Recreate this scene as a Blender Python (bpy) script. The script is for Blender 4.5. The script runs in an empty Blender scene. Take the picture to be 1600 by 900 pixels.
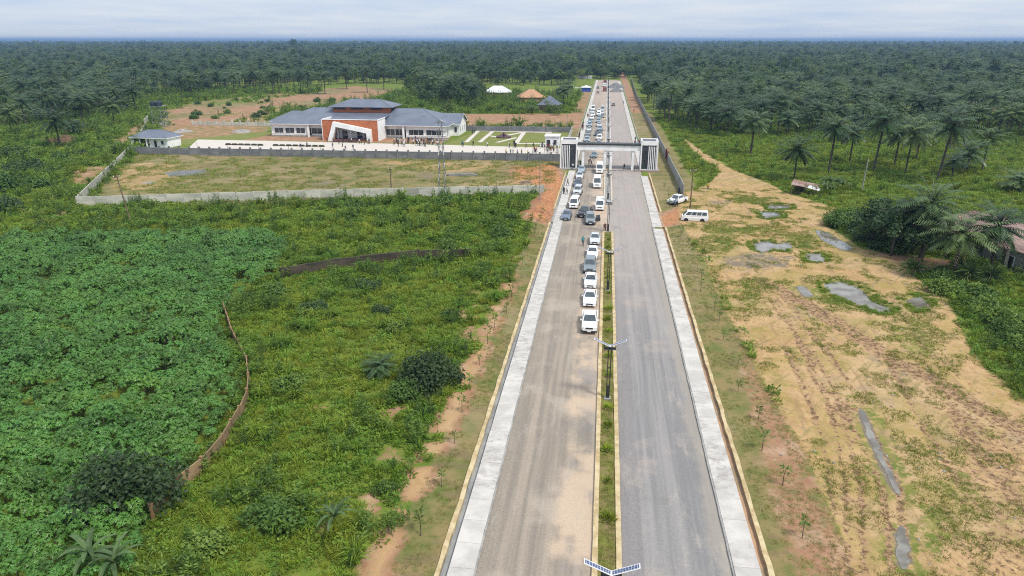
import bpy, math, random
import numpy as np
from math import sin, cos, pi, radians, sqrt
from mathutils import Vector, Matrix

random.seed(7); np.random.seed(7)
SC = bpy.context.scene
COL = SC.collection
R = random.uniform

# ------------------------------------------------------------------ camera
F, YH, VX = 1090.0, 62.0, 950.5            # focal length in px of the 1600 wide photo, horizon row, road vanishing column
TH = math.atan((450 - YH) / F)
AL = math.atan((VX - 800) / F * cos(TH))
H = 34.2 * cos(TH); CX = -1.22
cam = bpy.data.cameras.new('camera'); cam.sensor_width = 36; cam.lens = F / 1600 * 36
cam.clip_start = 0.5; cam.clip_end = 60000
co = bpy.data.objects.new('camera', cam); COL.objects.link(co)
co.location = (CX, 0, H); co.rotation_euler = (pi / 2 - TH, 0, AL)
SC.camera = co

def G(px, py, z=0.0):
    """ground point (at height z) seen at photo position px, py"""
    u = (px - 800) / F; v = (450 - py) / F
    ct, st = cos(TH), sin(TH)
    fx = ct + v * st; fz = -st + v * ct
    t = (z - H) / fz; d = fx * t; r = u * t
    return (CX + r * cos(AL) - d * sin(AL), r * sin(AL) + d * cos(AL))

# ------------------------------------------------------------------ world, sun, exposure
SUN_EL, SUN_AZ = radians(56), radians(128)     # azimuth from +Y towards +X
W = bpy.data.worlds.new('World'); SC.world = W; W.use_nodes = True
wt = W.node_tree; wt.nodes.clear()
def wn(t): return wt.nodes.new(t)
sky = wn('ShaderNodeTexSky'); sky.sky_type = 'NISHITA'; sky.sun_disc = False
sky.sun_elevation = SUN_EL; sky.sun_rotation = SUN_AZ; sky.air_density = 1.0; sky.dust_density = 1.5; sky.ozone_density = 1.0
tc = wn('ShaderNodeTexCoord'); sp = wn('ShaderNodeSeparateXYZ'); wt.links.new(tc.outputs['Generated'], sp.inputs[0])
az = wn('ShaderNodeMath'); az.operation = 'ABSOLUTE'; wt.links.new(sp.outputs[2], az.inputs[0])
zz = wn('ShaderNodeMath'); zz.operation = 'ADD'; zz.inputs[1].default_value = 0.06; wt.links.new(az.outputs[0], zz.inputs[0])
dv = wn('ShaderNodeVectorMath'); dv.operation = 'DIVIDE'
cb = wn('ShaderNodeCombineXYZ')
for i in range(3): wt.links.new(zz.outputs[0], cb.inputs[i])
wt.links.new(tc.outputs['Generated'], dv.inputs[0]); wt.links.new(cb.outputs[0], dv.inputs[1])
nz = wn('ShaderNodeTexNoise'); nz.inputs['Scale'].default_value = 0.55; nz.inputs['Detail'].default_value = 6; nz.inputs['Roughness'].default_value = 0.55
wt.links.new(dv.outputs[0], nz.inputs['Vector'])
cr = wn('ShaderNodeValToRGB')
cr.color_ramp.elements[0].position = 0.28; cr.color_ramp.elements[0].color = (5.0, 6.1, 7.9, 1)
cr.color_ramp.elements[1].position = 0.74; cr.color_ramp.elements[1].color = (7.4, 7.8, 8.3, 1)
wt.links.new(nz.outputs['Fac'], cr.inputs[0])
# an overcast sky is brighter overhead than at the horizon (CIE overcast: 1 + 2 sin elevation; here a lighter veil)
ov = wn('ShaderNodeMath'); ov.operation = 'MULTIPLY_ADD'; ov.inputs[1].default_value = 0.55; ov.inputs[2].default_value = 0.97; wt.links.new(az.outputs[0], ov.inputs[0])
cs = wn('ShaderNodeVectorMath'); cs.operation = 'SCALE'; wt.links.new(cr.outputs[0], cs.inputs[0]); wt.links.new(ov.outputs[0], cs.inputs[3])
mx = wn('ShaderNodeMix'); mx.data_type = 'RGBA'; mx.inputs[0].default_value = 0.88
wt.links.new(sky.outputs[0], mx.inputs[6]); wt.links.new(cs.outputs[0], mx.inputs[7])
bg = wn('ShaderNodeBackground'); bg.inputs[1].default_value = 0.075
wt.links.new(mx.outputs[2], bg.inputs[0])
wo = wn('ShaderNodeOutputWorld'); wt.links.new(bg.outputs[0], wo.inputs[0])

sl = bpy.data.lights.new('sun', 'SUN'); sl.energy = 2.6; sl.angle = radians(9); sl.color = (1.0, 0.94, 0.83)
so = bpy.data.objects.new('sun', sl); COL.objects.link(so); so.location = (60, 20, 120)
sd = Vector((sin(SUN_AZ) * cos(SUN_EL), cos(SUN_AZ) * cos(SUN_EL), sin(SUN_EL)))
so.rotation_euler = sd.to_track_quat('Z', 'Y').to_euler()
vs = SC.view_settings; vs.view_transform = 'Standard'; vs.look = 'None'; vs.exposure = 0.62; vs.gamma = 1.0; vs.use_curve_mapping = False
SC.cycles.filter_width = 1.1; SC.cycles.use_denoising = False; SC.cycles.volume_bounces = 0; SC.cycles.max_bounces = 5; SC.cycles.transparent_max_bounces = 4
SC.cycles.diffuse_bounces = 3; SC.cycles.glossy_bounces = 2

# ------------------------------------------------------------------ materials
class NT:
    def __init__(s, name):
        s.m = bpy.data.materials.new(name); s.m.use_nodes = True; s.t = s.m.node_tree; s.t.nodes.clear()
        s.out = s.t.nodes.new('ShaderNodeOutputMaterial'); s.geo = s.t.nodes.new('ShaderNodeNewGeometry')
        s.pos = s.geo.outputs['Position']
    def put(s, sock, v):
        if v is None: return
        if hasattr(v, 'is_output'): s.t.links.new(v, sock)
        elif isinstance(v, (tuple, list)):
            if sock.type == 'RGBA': sock.default_value = tuple(v) + ((1,) if len(v) == 3 else ())
            else: sock.default_value = tuple(v)
        else: sock.default_value = v
    def objpos(s):
        tcn = s.t.nodes.new('ShaderNodeTexCoord'); oi = s.t.nodes.new('ShaderNodeObjectInfo')
        k = s.math('MULTIPLY', oi.outputs['Random'], 57.0)
        v = s.t.nodes.new('ShaderNodeVectorMath'); v.operation = 'ADD'
        s.t.links.new(tcn.outputs['Object'], v.inputs[0]); s.t.links.new(k, v.inputs[1]); return v.outputs[0]
    def rnd(s): return s.t.nodes.new('ShaderNodeObjectInfo').outputs['Random']
    def objcol(s): return s.t.nodes.new('ShaderNodeObjectInfo').outputs['Color']
    def noise(s, scale, vec=None, detail=3, rough=.55, st=None):
        n = s.t.nodes.new('ShaderNodeTexNoise'); v = vec or s.pos
        if st:
            m = s.t.nodes.new('ShaderNodeVectorMath'); m.operation = 'MULTIPLY'; s.put(m.inputs[0], v); m.inputs[1].default_value = st; v = m.outputs[0]
        s.put(n.inputs['Vector'], v); n.inputs['Scale'].default_value = scale; n.inputs['Detail'].default_value = detail; n.inputs['Roughness'].default_value = rough
        return n.outputs['Fac']
    def math(s, op, a, b=None):
        n = s.t.nodes.new('ShaderNodeMath'); n.operation = op; s.put(n.inputs[0], a); s.put(n.inputs[1], b); return n.outputs[0]
    def step(s, v, a, b, lo=0., hi=1.):
        n = s.t.nodes.new('ShaderNodeMapRange'); n.interpolation_type = 'SMOOTHSTEP'
        s.put(n.inputs[0], v); n.inputs[1].default_value = a; n.inputs[2].default_value = b; n.inputs[3].default_value = lo; n.inputs[4].default_value = hi
        return n.outputs[0]
    def mix(s, f, a, b, bt='MIX'):
        n = s.t.nodes.new('ShaderNodeMix'); n.data_type = 'RGBA'; n.blend_type = bt
        s.put(n.inputs[0], f); s.put(n.inputs[6], a); s.put(n.inputs[7], b); return n.outputs[2]
    def sep(s, v=None):
        n = s.t.nodes.new('ShaderNodeSeparateXYZ'); s.put(n.inputs[0], v or s.pos); return n.outputs
    def attr(s, name):
        n = s.t.nodes.new('ShaderNodeAttribute'); n.attribute_name = name
        q = s.t.nodes.new('ShaderNodeSeparateColor'); s.t.links.new(n.outputs['Color'], q.inputs[0])
        return list(q.outputs) + [n.outputs['Alpha']]
    def bump(s, h, strength=.4, dist=.05):
        n = s.t.nodes.new('ShaderNodeBump'); n.inputs['Strength'].default_value = strength; n.inputs['Distance'].default_value = dist
        s.put(n.inputs['Height'], h); return n.outputs[0]
    def bsdf(s, col, rough=.8, spec=.3, metal=0., nrm=None, coat=0.):
        b = s.t.nodes.new('ShaderNodeBsdfPrincipled'); s.put(b.inputs['Base Color'], col); s.put(b.inputs['Roughness'], rough)
        b.inputs['Specular IOR Level'].default_value = spec; b.inputs['Metallic'].default_value = metal; b.inputs['Coat Weight'].default_value = coat
        if nrm is not None: s.t.links.new(nrm, b.inputs['Normal'])
        return b.outputs[0]
    def done(s, sh): s.t.links.new(sh, s.out.inputs[0]); return s.m

def mat(name, c1, c2=None, scale=1.5, rough=.8, spec=.25, metal=0., bump=0., st=None, world=False, coat=0., lo=.35, hi=.65):
    n = NT(name); v = n.pos if world else n.objpos()
    col = c1; nr = None
    if c2 is not None:
        f = n.noise(scale, v, 4, .6, st); col = n.mix(n.step(f, lo, hi), c1, c2)
        g = n.noise(scale * 9, v, 2); col = n.mix(.35, col, n.mix(g, (.25,) * 3, (.75,) * 3), 'OVERLAY')
        if bump: nr = n.bump(g, bump, .03)
    return n.done(n.bsdf(col, rough, spec, metal, nr, coat))

def leafmat(name, c1, c2, c3=None, scale=.12, trans=.22, rough=.55, spec=.25):
    """leaf colour varies from plant to plant and over the patch"""
    n = NT(name)
    f = n.step(n.noise(scale, None, 3), .35, .65)
    col = n.mix(f, c1, c2)
    if c3 is not None: col = n.mix(n.step(n.rnd(), .55, 1.0), col, c3)
    col = n.mix(.5, col, n.mix(n.noise(2.3, None, 2), (.2,) * 3, (.8,) * 3), 'OVERLAY')
    col = n.mix(.8, col, n.mix(n.rnd(), (.3,) * 3, (.72,) * 3), 'OVERLAY')
    b = n.bsdf(col, rough, spec)
    t = n.t.nodes.new('ShaderNodeBsdfTranslucent'); n.put(t.inputs[0], n.mix(.5, col, (.18, .24, .03)))
    m = n.t.nodes.new('ShaderNodeMixShader'); m.inputs[0].default_value = trans
    n.t.links.new(b, m.inputs[1]); n.t.links.new(t.outputs[0], m.inputs[2])
    return n.done(m.outputs[0])

def paint(name, rough=.28, coat=.5):
    n = NT(name); oc = n.objcol()
    d = n.step(n.noise(3.5, n.objpos(), 3), .55, .8)
    col = n.mix(n.math('MULTIPLY', d, .18), oc, (.33, .27, .2))
    return n.done(n.bsdf(col, rough, .5, 0, None, coat))

def cloth(name):
    n = NT(name); return n.done(n.bsdf(n.mix(n.step(n.noise(6, n.objpos()), .4, .7), n.objcol(), n.mix(.5, n.objcol(), (.05, .05, .05))), .9, .1))

MT = {}
MT['concrete'] = mat('concrete', (.30, .29, .27), (.20, .20, .19), .7, .9, bump=.2)
MT['grey_wall'] = mat('grey_block', (.20, .205, .205), (.13, .135, .14), .6, .9, bump=.25)
MT['pale_wall'] = mat('pale_precast', (.52, .505, .44), (.34, .345, .295), .5, .9, bump=.2)
MT['fence_wall'] = mat('fence_precast', (.36, .355, .34), (.25, .25, .235), .5, .9, bump=.2)
MT['cream'] = mat('cream_concrete', (.50, .41, .25), (.36, .27, .14), 1.1, .9, bump=.35, world=True)
MT['white'] = mat('white_paint', (.80, .80, .80), (.68, .68, .67), .4, .6)
MT['white_trim'] = mat('white_trim', (.80, .80, .81), (.72, .72, .72), .8, .5)
MT['orange'] = mat('orange_cladding', (.43, .145, .062), (.34, .11, .05), 1.2, .65)
MT['dark'] = mat('dark_metal', (.022, .022, .025), (.035, .035, .035), 3, .45, .4)
MT['grey_metal'] = mat('grey_metal', (.32, .33, .34), (.22, .23, .24), 3, .4, .5, .6)
MT['glass'] = mat('window_glass', (.018, .024, .03), (.03, .04, .05), .6, .06, .6)
MT['autoglass'] = mat('car_glass', (.045, .058, .066), (.07, .085, .095), 2, .05, .6)  # base lightened to bluish grey, putting reflected sky into the glass colour
MT['tyre'] = mat('tyre', (.02, .02, .02), (.035, .032, .03), 6, .9)
MT['rim'] = mat('rim', (.4, .4, .41), (.25, .25, .25), 8, .35, .5, .7)
MT['lamp'] = mat('headlight', (.7, .72, .75), (.5, .52, .55), 8, .1, .6)
MT['red'] = mat('tail_light', (.35, .02, .02), (.25, .02, .02), 8, .2, .5)
MT['plate'] = mat('number_plate', (.7, .7, .68), (.6, .6, .58), 9, .5)
MT['car'] = paint('car_paint'); MT['cloth'] = cloth('cloth')
MT['skin'] = mat('skin', (.07, .038, .023), (.055, .03, .018), 5, .55)
MT['hair'] = mat('hair', (.012, .011, .011), (.02, .018, .016), 9, .8)
MT['trouser'] = mat('trouser', (.022, .024, .032), (.05, .045, .04), .9, .9)
MT['bark'] = mat('bark', (.11, .09, .07), (.06, .05, .04), 3, .95, bump=.5, st=(1, 1, .25))
MT['palm_bark'] = mat('palm_bark', (.10, .085, .07), (.045, .038, .03), 4, .95, bump=.6, st=(.6, .6, 2.5))
MT['log'] = mat('log', (.19, .14, .10), (.10, .075, .055), 2, .95, bump=.5, st=(.3, 1, 1))
MT['rust'] = mat('rusty_sheet', (.30, .23, .21), (.20, .11, .085), .35, .75, bump=.2)
MT['mudwall'] = mat('mud_block', (.36, .24, .15), (.25, .16, .1), .8, .95, bump=.3)
MT['darkwall'] = mat('weathered_wall', (.085, .068, .05), (.04, .036, .028), .7, .95, bump=.4)
MT['maroon'] = mat('maroon_paint', (.17, .03, .04), (.12, .025, .03), 1, .6)
MT['gravelheap'] = mat('gravel_heap', (.11, .115, .12), (.19, .19, .19), 2.5, .95, bump=.6)
MT['tan'] = mat('tan_roof', (.44, .26, .15), (.34, .19, .11), .8, .7)
MT['roofwhite'] = mat('zinc_roof', (.66, .66, .66), (.5, .5, .5), .5, .45, .4)
MT['blue'] = mat('blue_tarpaulin', (.03, .07, .3), (.05, .1, .36), 1, .6)
MT['tank'] = mat('tank_plastic', (.015, .022, .035), (.03, .04, .06), 1, .5)
MT['gutter'] = mat('drain_concrete', (.27, .27, .26), (.19, .195, .19), .4, .7, .4, world=True)
MT['mud_gutter'] = mat('drain_silt', (.40, .25, .15), (.26, .19, .12), .35, .9, world=True)
MT['plum'] = mat('plum_tiles', (.10, .05, .055), (.14, .09, .09), 1.2, .5)
MT['louvre'] = mat('louvre_grey', (.09, .095, .11), (.07, .075, .085), 1, .6)
MT['yellow_machine'] = mat('orange_machine', (.42, .12, .04), (.3, .1, .05), 2, .6)

def roofmat(name, c1, c2, pitch=.35):
    n = NT(name); s_ = n.sep(n.pos)
    w1 = n.math('SINE', n.math('MULTIPLY', s_[0], 2 * pi / pitch)); w2 = n.math('SINE', n.math('MULTIPLY', s_[2], 2 * pi / .28))
    col = n.mix(n.step(n.noise(.25), .3, .7), c1, c2); col = n.mix(n.step(n.noise(2.4, None, 3, .6, (1, 1, 1)), .55, .8, 0, .35), col, c2)
    return n.done(n.bsdf(col, .45, .4, 0, n.bump(n.math('ADD', w1, w2), .35, .04)))
MT['slate'] = roofmat('slate_blue_roof', (.135, .155, .20), (.105, .12, .155))
MT['pinkroof'] = roofmat('weathered_pink_roof', (.36, .24, .20), (.20, .125, .105), .6)

# cells of a solar panel: flat print
def solar():
    n = NT('solar_cells'); tcn = n.t.nodes.new('ShaderNodeTexCoord'); s_ = n.sep(tcn.outputs['Object'])
    gx = n.math('PINGPONG', n.math('MULTIPLY', s_[0], 6.2), .5); gy = n.math('PINGPONG', n.math('MULTIPLY', s_[1], 9.), .5)
    ln = n.math('MINIMUM', gx, gy)
    return n.done(n.bsdf(n.mix(n.step(ln, .03, .07), (.62, .65, .7), (.025, .045, .12)), .15, .5))
MT['solar'] = solar()

MT['palm_leaf'] = leafmat('palm_leaf', (.032, .072, .026), (.050, .096, .029), (.075, .112, .031), .05, .18, .42, .4)
MT['palm_dry'] = leafmat('palm_dry_frond', (.13, .10, .055), (.17, .13, .07), None, .4, .1)
MT['tree_leaf'] = leafmat('tree_leaf', (.034, .072, .020), (.052, .100, .023), (.082, .125, .026), .06, .2)
MT['pale_leaf'] = leafmat('pale_leaf', (.075, .125, .026), (.11, .16, .03), (.13, .17, .035), .06, .22)
MT['bush_leaf'] = leafmat('bush_leaf', (.058, .118, .024), (.088, .155, .028), (.115, .17, .03), .15, .22)
MT['dark_leaf'] = leafmat('dark_leaf', (.034, .066, .024), (.052, .09, .03), None, .3, .18)
MT['cassava'] = leafmat('cassava_leaf', (.060, .158, .023), (.100, .222, .030), (.066, .170, .031), .09, .22, .42, .4)
MT['weed'] = leafmat('weed_leaf', (.120, .215, .022), (.190, .265, .026), (.080, .165, .022), .11, .3)
MT['grass'] = leafmat('grass_blade', (.170, .245, .024), (.240, .285, .030), (.115, .205, .024), .1, .28)
MT['dry_grass'] = leafmat('dry_grass_blade', (.26, .24, .085), (.19, .20, .06), (.32, .27, .12), .3, .25)
MT['lime'] = leafmat('lime_leaf', (.24, .27, .02), (.16, .24, .02), None, 1.5, .3)
MT['sapling'] = leafmat('sapling_leaf', (.09, .16, .03), (.12, .19, .04), None, 1.5, .3)
MT['banana'] = leafmat('banana_leaf', (.065, .115, .045), (.095, .15, .055), None, 2.5, .3)

# ------------------------------------------------------------------ mesh helpers
class MB:
    def __init__(s): s.v = []; s.f = []; s.mi = []; s.ms = []; s.smooth = False
    def mid(s, m):
        m = MT[m] if isinstance(m, str) else m
        if m not in s.ms: s.ms.append(m)
        return s.ms.index(m)
    def add(s, vs_, fs, m):
        b = len(s.v); s.v += [tuple(v) for v in vs_]; k = s.mid(m)
        for f in fs: s.f.append(tuple(b + i for i in f)); s.mi.append(k)
    def box(s, x0, x1, y0, y1, z0, z1, m):
        s.add([(x0, y0, z0), (x1, y0, z0), (x1, y1, z0), (x0, y1, z0), (x0, y0, z1), (x1, y0, z1), (x1, y1, z1), (x0, y1, z1)],
              [(3, 2, 1, 0), (4, 5, 6, 7), (0, 1, 5, 4), (1, 2, 6, 5), (2, 3, 7, 6), (3, 0, 4, 7)], m); return s
    def bar(s, a, b, r0, m, r1=None, n=6, caps=True):
        a, b = Vector(a), Vector(b); r1 = r0 if r1 is None else r1
        d = (b - a).normalized(); u = d.cross(Vector((0, 0, 1)) if abs(d.z) < .9 else Vector((1, 0, 0))).normalized(); w = d.cross(u)
        vs_ = [a + (u * cos(2 * pi * k / n) + w * sin(2 * pi * k / n)) * r0 for k in range(n)] + [b + (u * cos(2 * pi * k / n) + w * sin(2 * pi * k / n)) * r1 for k in range(n)]
        fs = [((k + 1) % n, k, n + k, n + (k + 1) % n) for k in range(n)]
        if caps: fs += [tuple(range(n)), tuple(range(2 * n - 1, n - 1, -1))]
        s.add(vs_, fs, m); return s
    def tube(s, pts, rs, m, n=7):
        """one continuous tapered tube through pts"""
        vs_ = []; L = len(pts)
        for i, p in enumerate(pts):
            p = Vector(p); d = (Vector(pts[min(i + 1, L - 1)]) - Vector(pts[max(i - 1, 0)])).normalized()
            u = d.cross(Vector((1, 0, .01))).normalized() if abs(d.x) < .9 else d.cross(Vector((0, 1, 0))).normalized(); w = d.cross(u)
            vs_ += [p + (u * cos(2 * pi * k / n) + w * sin(2 * pi * k / n)) * rs[i] for k in range(n)]
        fs = [(i * n + (k + 1) % n, i * n + k, (i + 1) * n + k, (i + 1) * n + (k + 1) % n) for i in range(L - 1) for k in range(n)]
        fs += [tuple(range(n)), tuple(range(L * n - 1, (L - 1) * n - 1, -1))]
        s.add(vs_, fs, m); return s
    def loft(s, rings, m, caps=True):
        n = len(rings[0]); vs_ = [p for r in rings for p in r]
        fs = [(i * n + k, i * n + (k + 1) % n, (i + 1) * n + (k + 1) % n, (i + 1) * n + k) for i in range(len(rings) - 1) for k in range(n)]
        if caps: fs += [tuple(range(n - 1, -1, -1)), tuple(range((len(rings) - 1) * n, len(rings) * n))]
        s.add(vs_, fs, m); return s
    def poly(s, pts, m): s.add(pts, [tuple(range(len(pts)))], m); return s
    def mesh(s, name):
        me = bpy.data.meshes.new(name); me.from_pydata(s.v, [], s.f)
        for m in s.ms: me.materials.append(m)
        me.polygons.foreach_set('material_index', np.array(s.mi, dtype=np.int32))
        if s.smooth: me.polygons.foreach_set('use_smooth', np.ones(len(s.f), dtype=bool))
        me.update(); return me

def link(name, me, parent=None, loc=(0, 0, 0), rot=(0, 0, 0), scl=(1, 1, 1), col=None):
    o = bpy.data.objects.new(name, me); COL.objects.link(o); o.location = loc; o.rotation_euler = rot; o.scale = scl
    if parent is not None: o.parent = parent
    if col: o.color = tuple(col) + (1,)
    return o
def tag(o, label=None, cat=None, group=None, kind=None):
    if label: o['label'] = label
    if cat: o['category'] = cat
    if group: o['group'] = group
    if kind: o['kind'] = kind
    return o
def thing(name, label, cat, loc=(0, 0, 0), rz=0., group=None, scl=1.):
    o = bpy.data.objects.new(name, None); COL.objects.link(o); o.location = loc; o.rotation_euler = (0, 0, rz); o.scale = (scl,) * 3
    o.empty_display_size = .3
    return tag(o, label, cat, group)
def part(name, mb, parent, **k): return link(name, mb.mesh(name) if isinstance(mb, MB) else mb, parent, **k)
def struct(name, mb, **k): return tag(link(name, mb.mesh(name) if isinstance(mb, MB) else mb, **k), kind='structure')
def inst(name, label, cat, parts, loc, rz=0., scl=1., group=None, col=None, tilt=0.):
    """a thing whose parts are (name, mesh[, subparts]) sharing mesh data"""
    t = thing(name, label, cat, loc, rz, group, scl); t.rotation_euler = (tilt, 0, rz)
    for p in parts:
        o = link(p[0], p[1], t, col=col)
        for q in (p[2] if len(p) > 2 else ()): link(q[0], q[1], o, col=col)
    return t

# value noise for terrain
_lat = np.random.rand(256, 256)
def vnoise(x, y):
    xi = np.floor(x).astype(int); yi = np.floor(y).astype(int); fx = x - xi; fy = y - yi
    fx = fx * fx * (3 - 2 * fx); fy = fy * fy * (3 - 2 * fy)
    a = _lat[xi & 255, yi & 255]; b = _lat[(xi + 1) & 255, yi & 255]; c = _lat[xi & 255, (yi + 1) & 255]; d = _lat[(xi + 1) & 255, (yi + 1) & 255]
    return (a * (1 - fx) + b * fx) * (1 - fy) + (c * (1 - fx) + d * fx) * fy
def fbm(x, y): return (vnoise(x, y) + .5 * vnoise(x * 2.1 + 7, y * 2.1 + 3) + .25 * vnoise(x * 4.3 + 1, y * 4.3 + 9)) / 1.75
def sdist(poly, x, y):
    """signed distance to a polygon, positive inside"""
    d = np.full(x.shape, 1e9); ins = np.zeros(x.shape, bool); n = len(poly)
    for i in range(n):
        ax, ay = poly[i]; bx, by = poly[(i + 1) % n]; ex, ey = bx - ax, by - ay
        t = np.clip(((x - ax) * ex + (y - ay) * ey) / (ex * ex + ey * ey + 1e-9), 0, 1)
        d = np.minimum(d, np.hypot(x - ax - t * ex, y - ay - t * ey))
        c = ((ay > y) != (by > y)); ins ^= c & (x < ex * (y - ay) / ((ey) if abs(ey) > 1e-9 else 1e-9) + ax)
    return np.where(ins, d, -d)
def ldist(line, x, y):
    d = np.full(x.shape, 1e9)
    for (ax, ay), (bx, by) in zip(line[:-1], line[1:]):
        ex, ey = bx - ax, by - ay; t = np.clip(((x - ax) * ex + (y - ay) * ey) / (ex * ex + ey * ey + 1e-9), 0, 1)
        d = np.minimum(d, np.hypot(x - ax - t * ex, y - ay - t * ey))
    return d
def sst(v, a, b): t = np.clip((v - a) / (b - a), 0, 1); return t * t * (3 - 2 * t)
def PX(*p): return [G(p[i], p[i + 1]) for i in range(0, len(p), 2)]

# ------------------------------------------------------------------ zones of the ground, traced on the place
Z_LOT = PX(1062, 347, 1096, 400, 1130, 480, 1152, 520, 1195, 600, 1265, 720, 1325, 860, 1350, 960, 1900, 960, 1800, 690, 1600, 625, 1525, 560, 1480, 470, 1405, 415, 1345, 388, 1290, 352, 1310, 328, 1232, 302, 1195, 285, 1150, 268, 1100, 240, 1072, 218, 1066, 220, 1096, 246, 1125, 268, 1105, 290, 1060, 305)
Z_LOTRED = PX(1142, 515, 1166, 515, 1215, 610, 1262, 690, 1310, 790, 1370, 900, 1390, 960, 1240, 960, 1215, 860, 1185, 740, 1160, 630)
Z_GAPR = PX(1026, 338, 1068, 318, 1092, 322, 1100, 345, 1034, 356, 1020, 350)
Z_HEAP = PX(798, 262, 868, 258, 884, 285, 872, 320, 858, 350, 812, 346, 836, 318, 850, 296, 800, 288)
Z_DRIVE = PX(1322, 384, 1400, 398, 1490, 408, 1480, 424, 1400, 426, 1330, 408)
Z_FIELD = PX(196, 244, 876, 256, 868, 298, 846, 304, 600, 303, 400, 312, 128, 322)
Z_FIELDSAND = [PX(560, 248, 800, 254, 790, 268, 700, 272, 580, 258), PX(150, 260, 240, 250, 330, 262, 250, 300, 160, 300), PX(700, 285, 850, 275, 850, 300, 720, 300)]
Z_FIELDDARK = [PX(280, 262, 340, 262, 360, 275, 300, 280), PX(460, 282, 560, 280, 550, 296, 470, 296), PX(640, 270, 690, 268, 680, 285, 640, 285)]
Z_BACKRED = PX(718, 178, 906, 178, 912, 200, 718, 199)
Z_DIRTL = PX(240, 200, 240, 176, 300, 160, 420, 146, 560, 134, 625, 140, 590, 157, 430, 176, 425, 196, 300, 200)
Z_GARDEN = PX(240, 196, 425, 195, 424, 216, 360, 222, 240, 222)
Z_FORE = [(-122, 226), (-54, 226), (-54, 242), (-122, 242)]
Z_LAWN = [(-53, 224), (-13.5, 222), (-13.5, 262), (-49, 262)]
Z_PATHL = PX(806, 405, 795, 445, 762, 520, 735, 578, 702, 655, 655, 750, 605, 855, 570, 930)
Z_SANDL = [PX(560, 790, 588, 722, 615, 702, 640, 722, 620, 790, 580, 830), PX(700, 470, 745, 450, 752, 500, 735, 540, 712, 530)]
Z_REDL = [PX(470, 840, 500, 770, 530, 775, 540, 830, 500, 850), PX(390, 880, 440, 850, 470, 900, 400, 915), PX(590, 640, 640, 600, 650, 615, 600, 660), PX(490, 640, 520, 625, 525, 640, 495, 650)]
Z_FOOTL = PX(100, 262, 185, 258, 150, 290, 90, 292)
Z_SIDEL = PX(190, 205, 225, 180, 236, 190, 205, 225, 180, 235, 160, 228)
Z_MUDTRACK = PX(1190, 440, 1235, 462, 1300, 500, 1390, 560, 1500, 620, 1640, 700)
RUTS = [PX(1340, 635, 1370, 690, 1405, 760, 1410, 800, 1415, 900), PX(1300, 610, 1320, 660, 1345, 760, 1350, 900), PX(1440, 560, 1490, 640, 1560, 740, 1620, 830), PX(1385, 560, 1440, 660, 1500, 760), PX(1110, 340, 1220, 345, 1300, 352), PX(1110, 345, 1200, 353, 1260, 362), PX(1318, 630, 1345, 690, 1378, 760, 1388, 820, 1392, 920), PX(1283, 600, 1300, 650, 1322, 750, 1326, 920), PX(1225, 540, 1262, 620, 1290, 700, 1302, 800, 1305, 920), PX(1248, 535, 1285, 615), PX(1480, 640, 1530, 720, 1600, 800), PX(1205, 470, 1255, 540, 1330, 640), PX(1222, 462, 1275, 530, 1352, 628), PX(1395, 470, 1440, 540, 1530, 610), PX(1260, 400, 1330, 425, 1400, 440), PX(1120, 330, 1200, 330, 1290, 335)]
PUDDLES = [PX(1290, 443, 1318, 440, 1350, 455, 1362, 470, 1392, 482, 1378, 488, 1350, 478, 1320, 468, 1296, 456),
           PX(1178, 380, 1200, 376, 1212, 381, 1228, 379, 1238, 384, 1226, 391, 1205, 389, 1190, 394, 1180, 389), PX(1186, 331, 1216, 331, 1222, 338, 1196, 341),
           PX(1200, 320, 1232, 320, 1234, 326, 1204, 327), PX(1262, 396, 1284, 396, 1288, 408, 1264, 408), PX(1418, 470, 1440, 462, 1452, 478, 1430, 484),
           PX(1343, 640, 1350, 642, 1362, 670, 1376, 702, 1394, 738, 1407, 766, 1402, 770, 1386, 742, 1368, 708, 1355, 678), PX(1402, 828, 1414, 826, 1420, 880, 1406, 882),
           PX(1275, 360, 1290, 362, 1330, 385, 1318, 390, 1285, 374), PX(1245, 448, 1258, 448, 1270, 462, 1256, 462)]
LOTGREEN = [PX(1090, 350, 1200, 352, 1235, 362, 1150, 372, 1095, 368), PX(1095, 372, 1150, 366, 1170, 392, 1120, 398), PX(1205, 362, 1290, 365, 1280, 390, 1240, 395), PX(1130, 300, 1200, 310, 1200, 325, 1140, 318),
            PX(1230, 460, 1270, 440, 1400, 490, 1380, 500, 1290, 480), PX(1370, 505, 1460, 495, 1480, 560, 1400, 560), PX(1250, 700, 1280, 700, 1285, 745, 1255, 740), PX(1140, 440, 1180, 430, 1200, 470, 1160, 500),
            PX(1520, 530, 1600, 560, 1640, 640, 1540, 600), PX(1330, 640, 1420, 690, 1480, 700, 1440, 730, 1380, 700), PX(1400, 800, 1480, 720, 1560, 760, 1500, 900, 1440, 900), PX(1070, 372, 1100, 372, 1145, 500, 1120, 510)]
LOTGREY = [PX(1110, 400, 1180, 394, 1260, 400, 1240, 420, 1180, 425, 1120, 415), PX(1170, 378, 1240, 374, 1240, 396, 1180, 398), PX(1350, 545, 1440, 590, 1410, 610, 1350, 570), PX(1380, 680, 1450, 680, 1460, 710, 1390, 705), PX(1100, 312, 1150, 312, 1150, 322, 1100, 322)]
Z_FOREST_L = PX(-400, 215, 0, 203, 70, 198, 150, 190, 200, 172, 236, 158, 262, 152, 380, 143, 560, 131, 640, 133, 650, 160, 700, 172, 860, 176, 880, 150, 905, 122, 905, 100)
Z_FOREST_R = PX(990, 118, 1003, 150, 1030, 190, 1090, 204, 1140, 212, 1240, 216, 1330, 210, 1420, 205, 1500, 214, 1620, 222, 2000, 230)

def zone(poly, x, y, w=1.): return sst(sdist(poly, x, y), -w, w)

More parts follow.
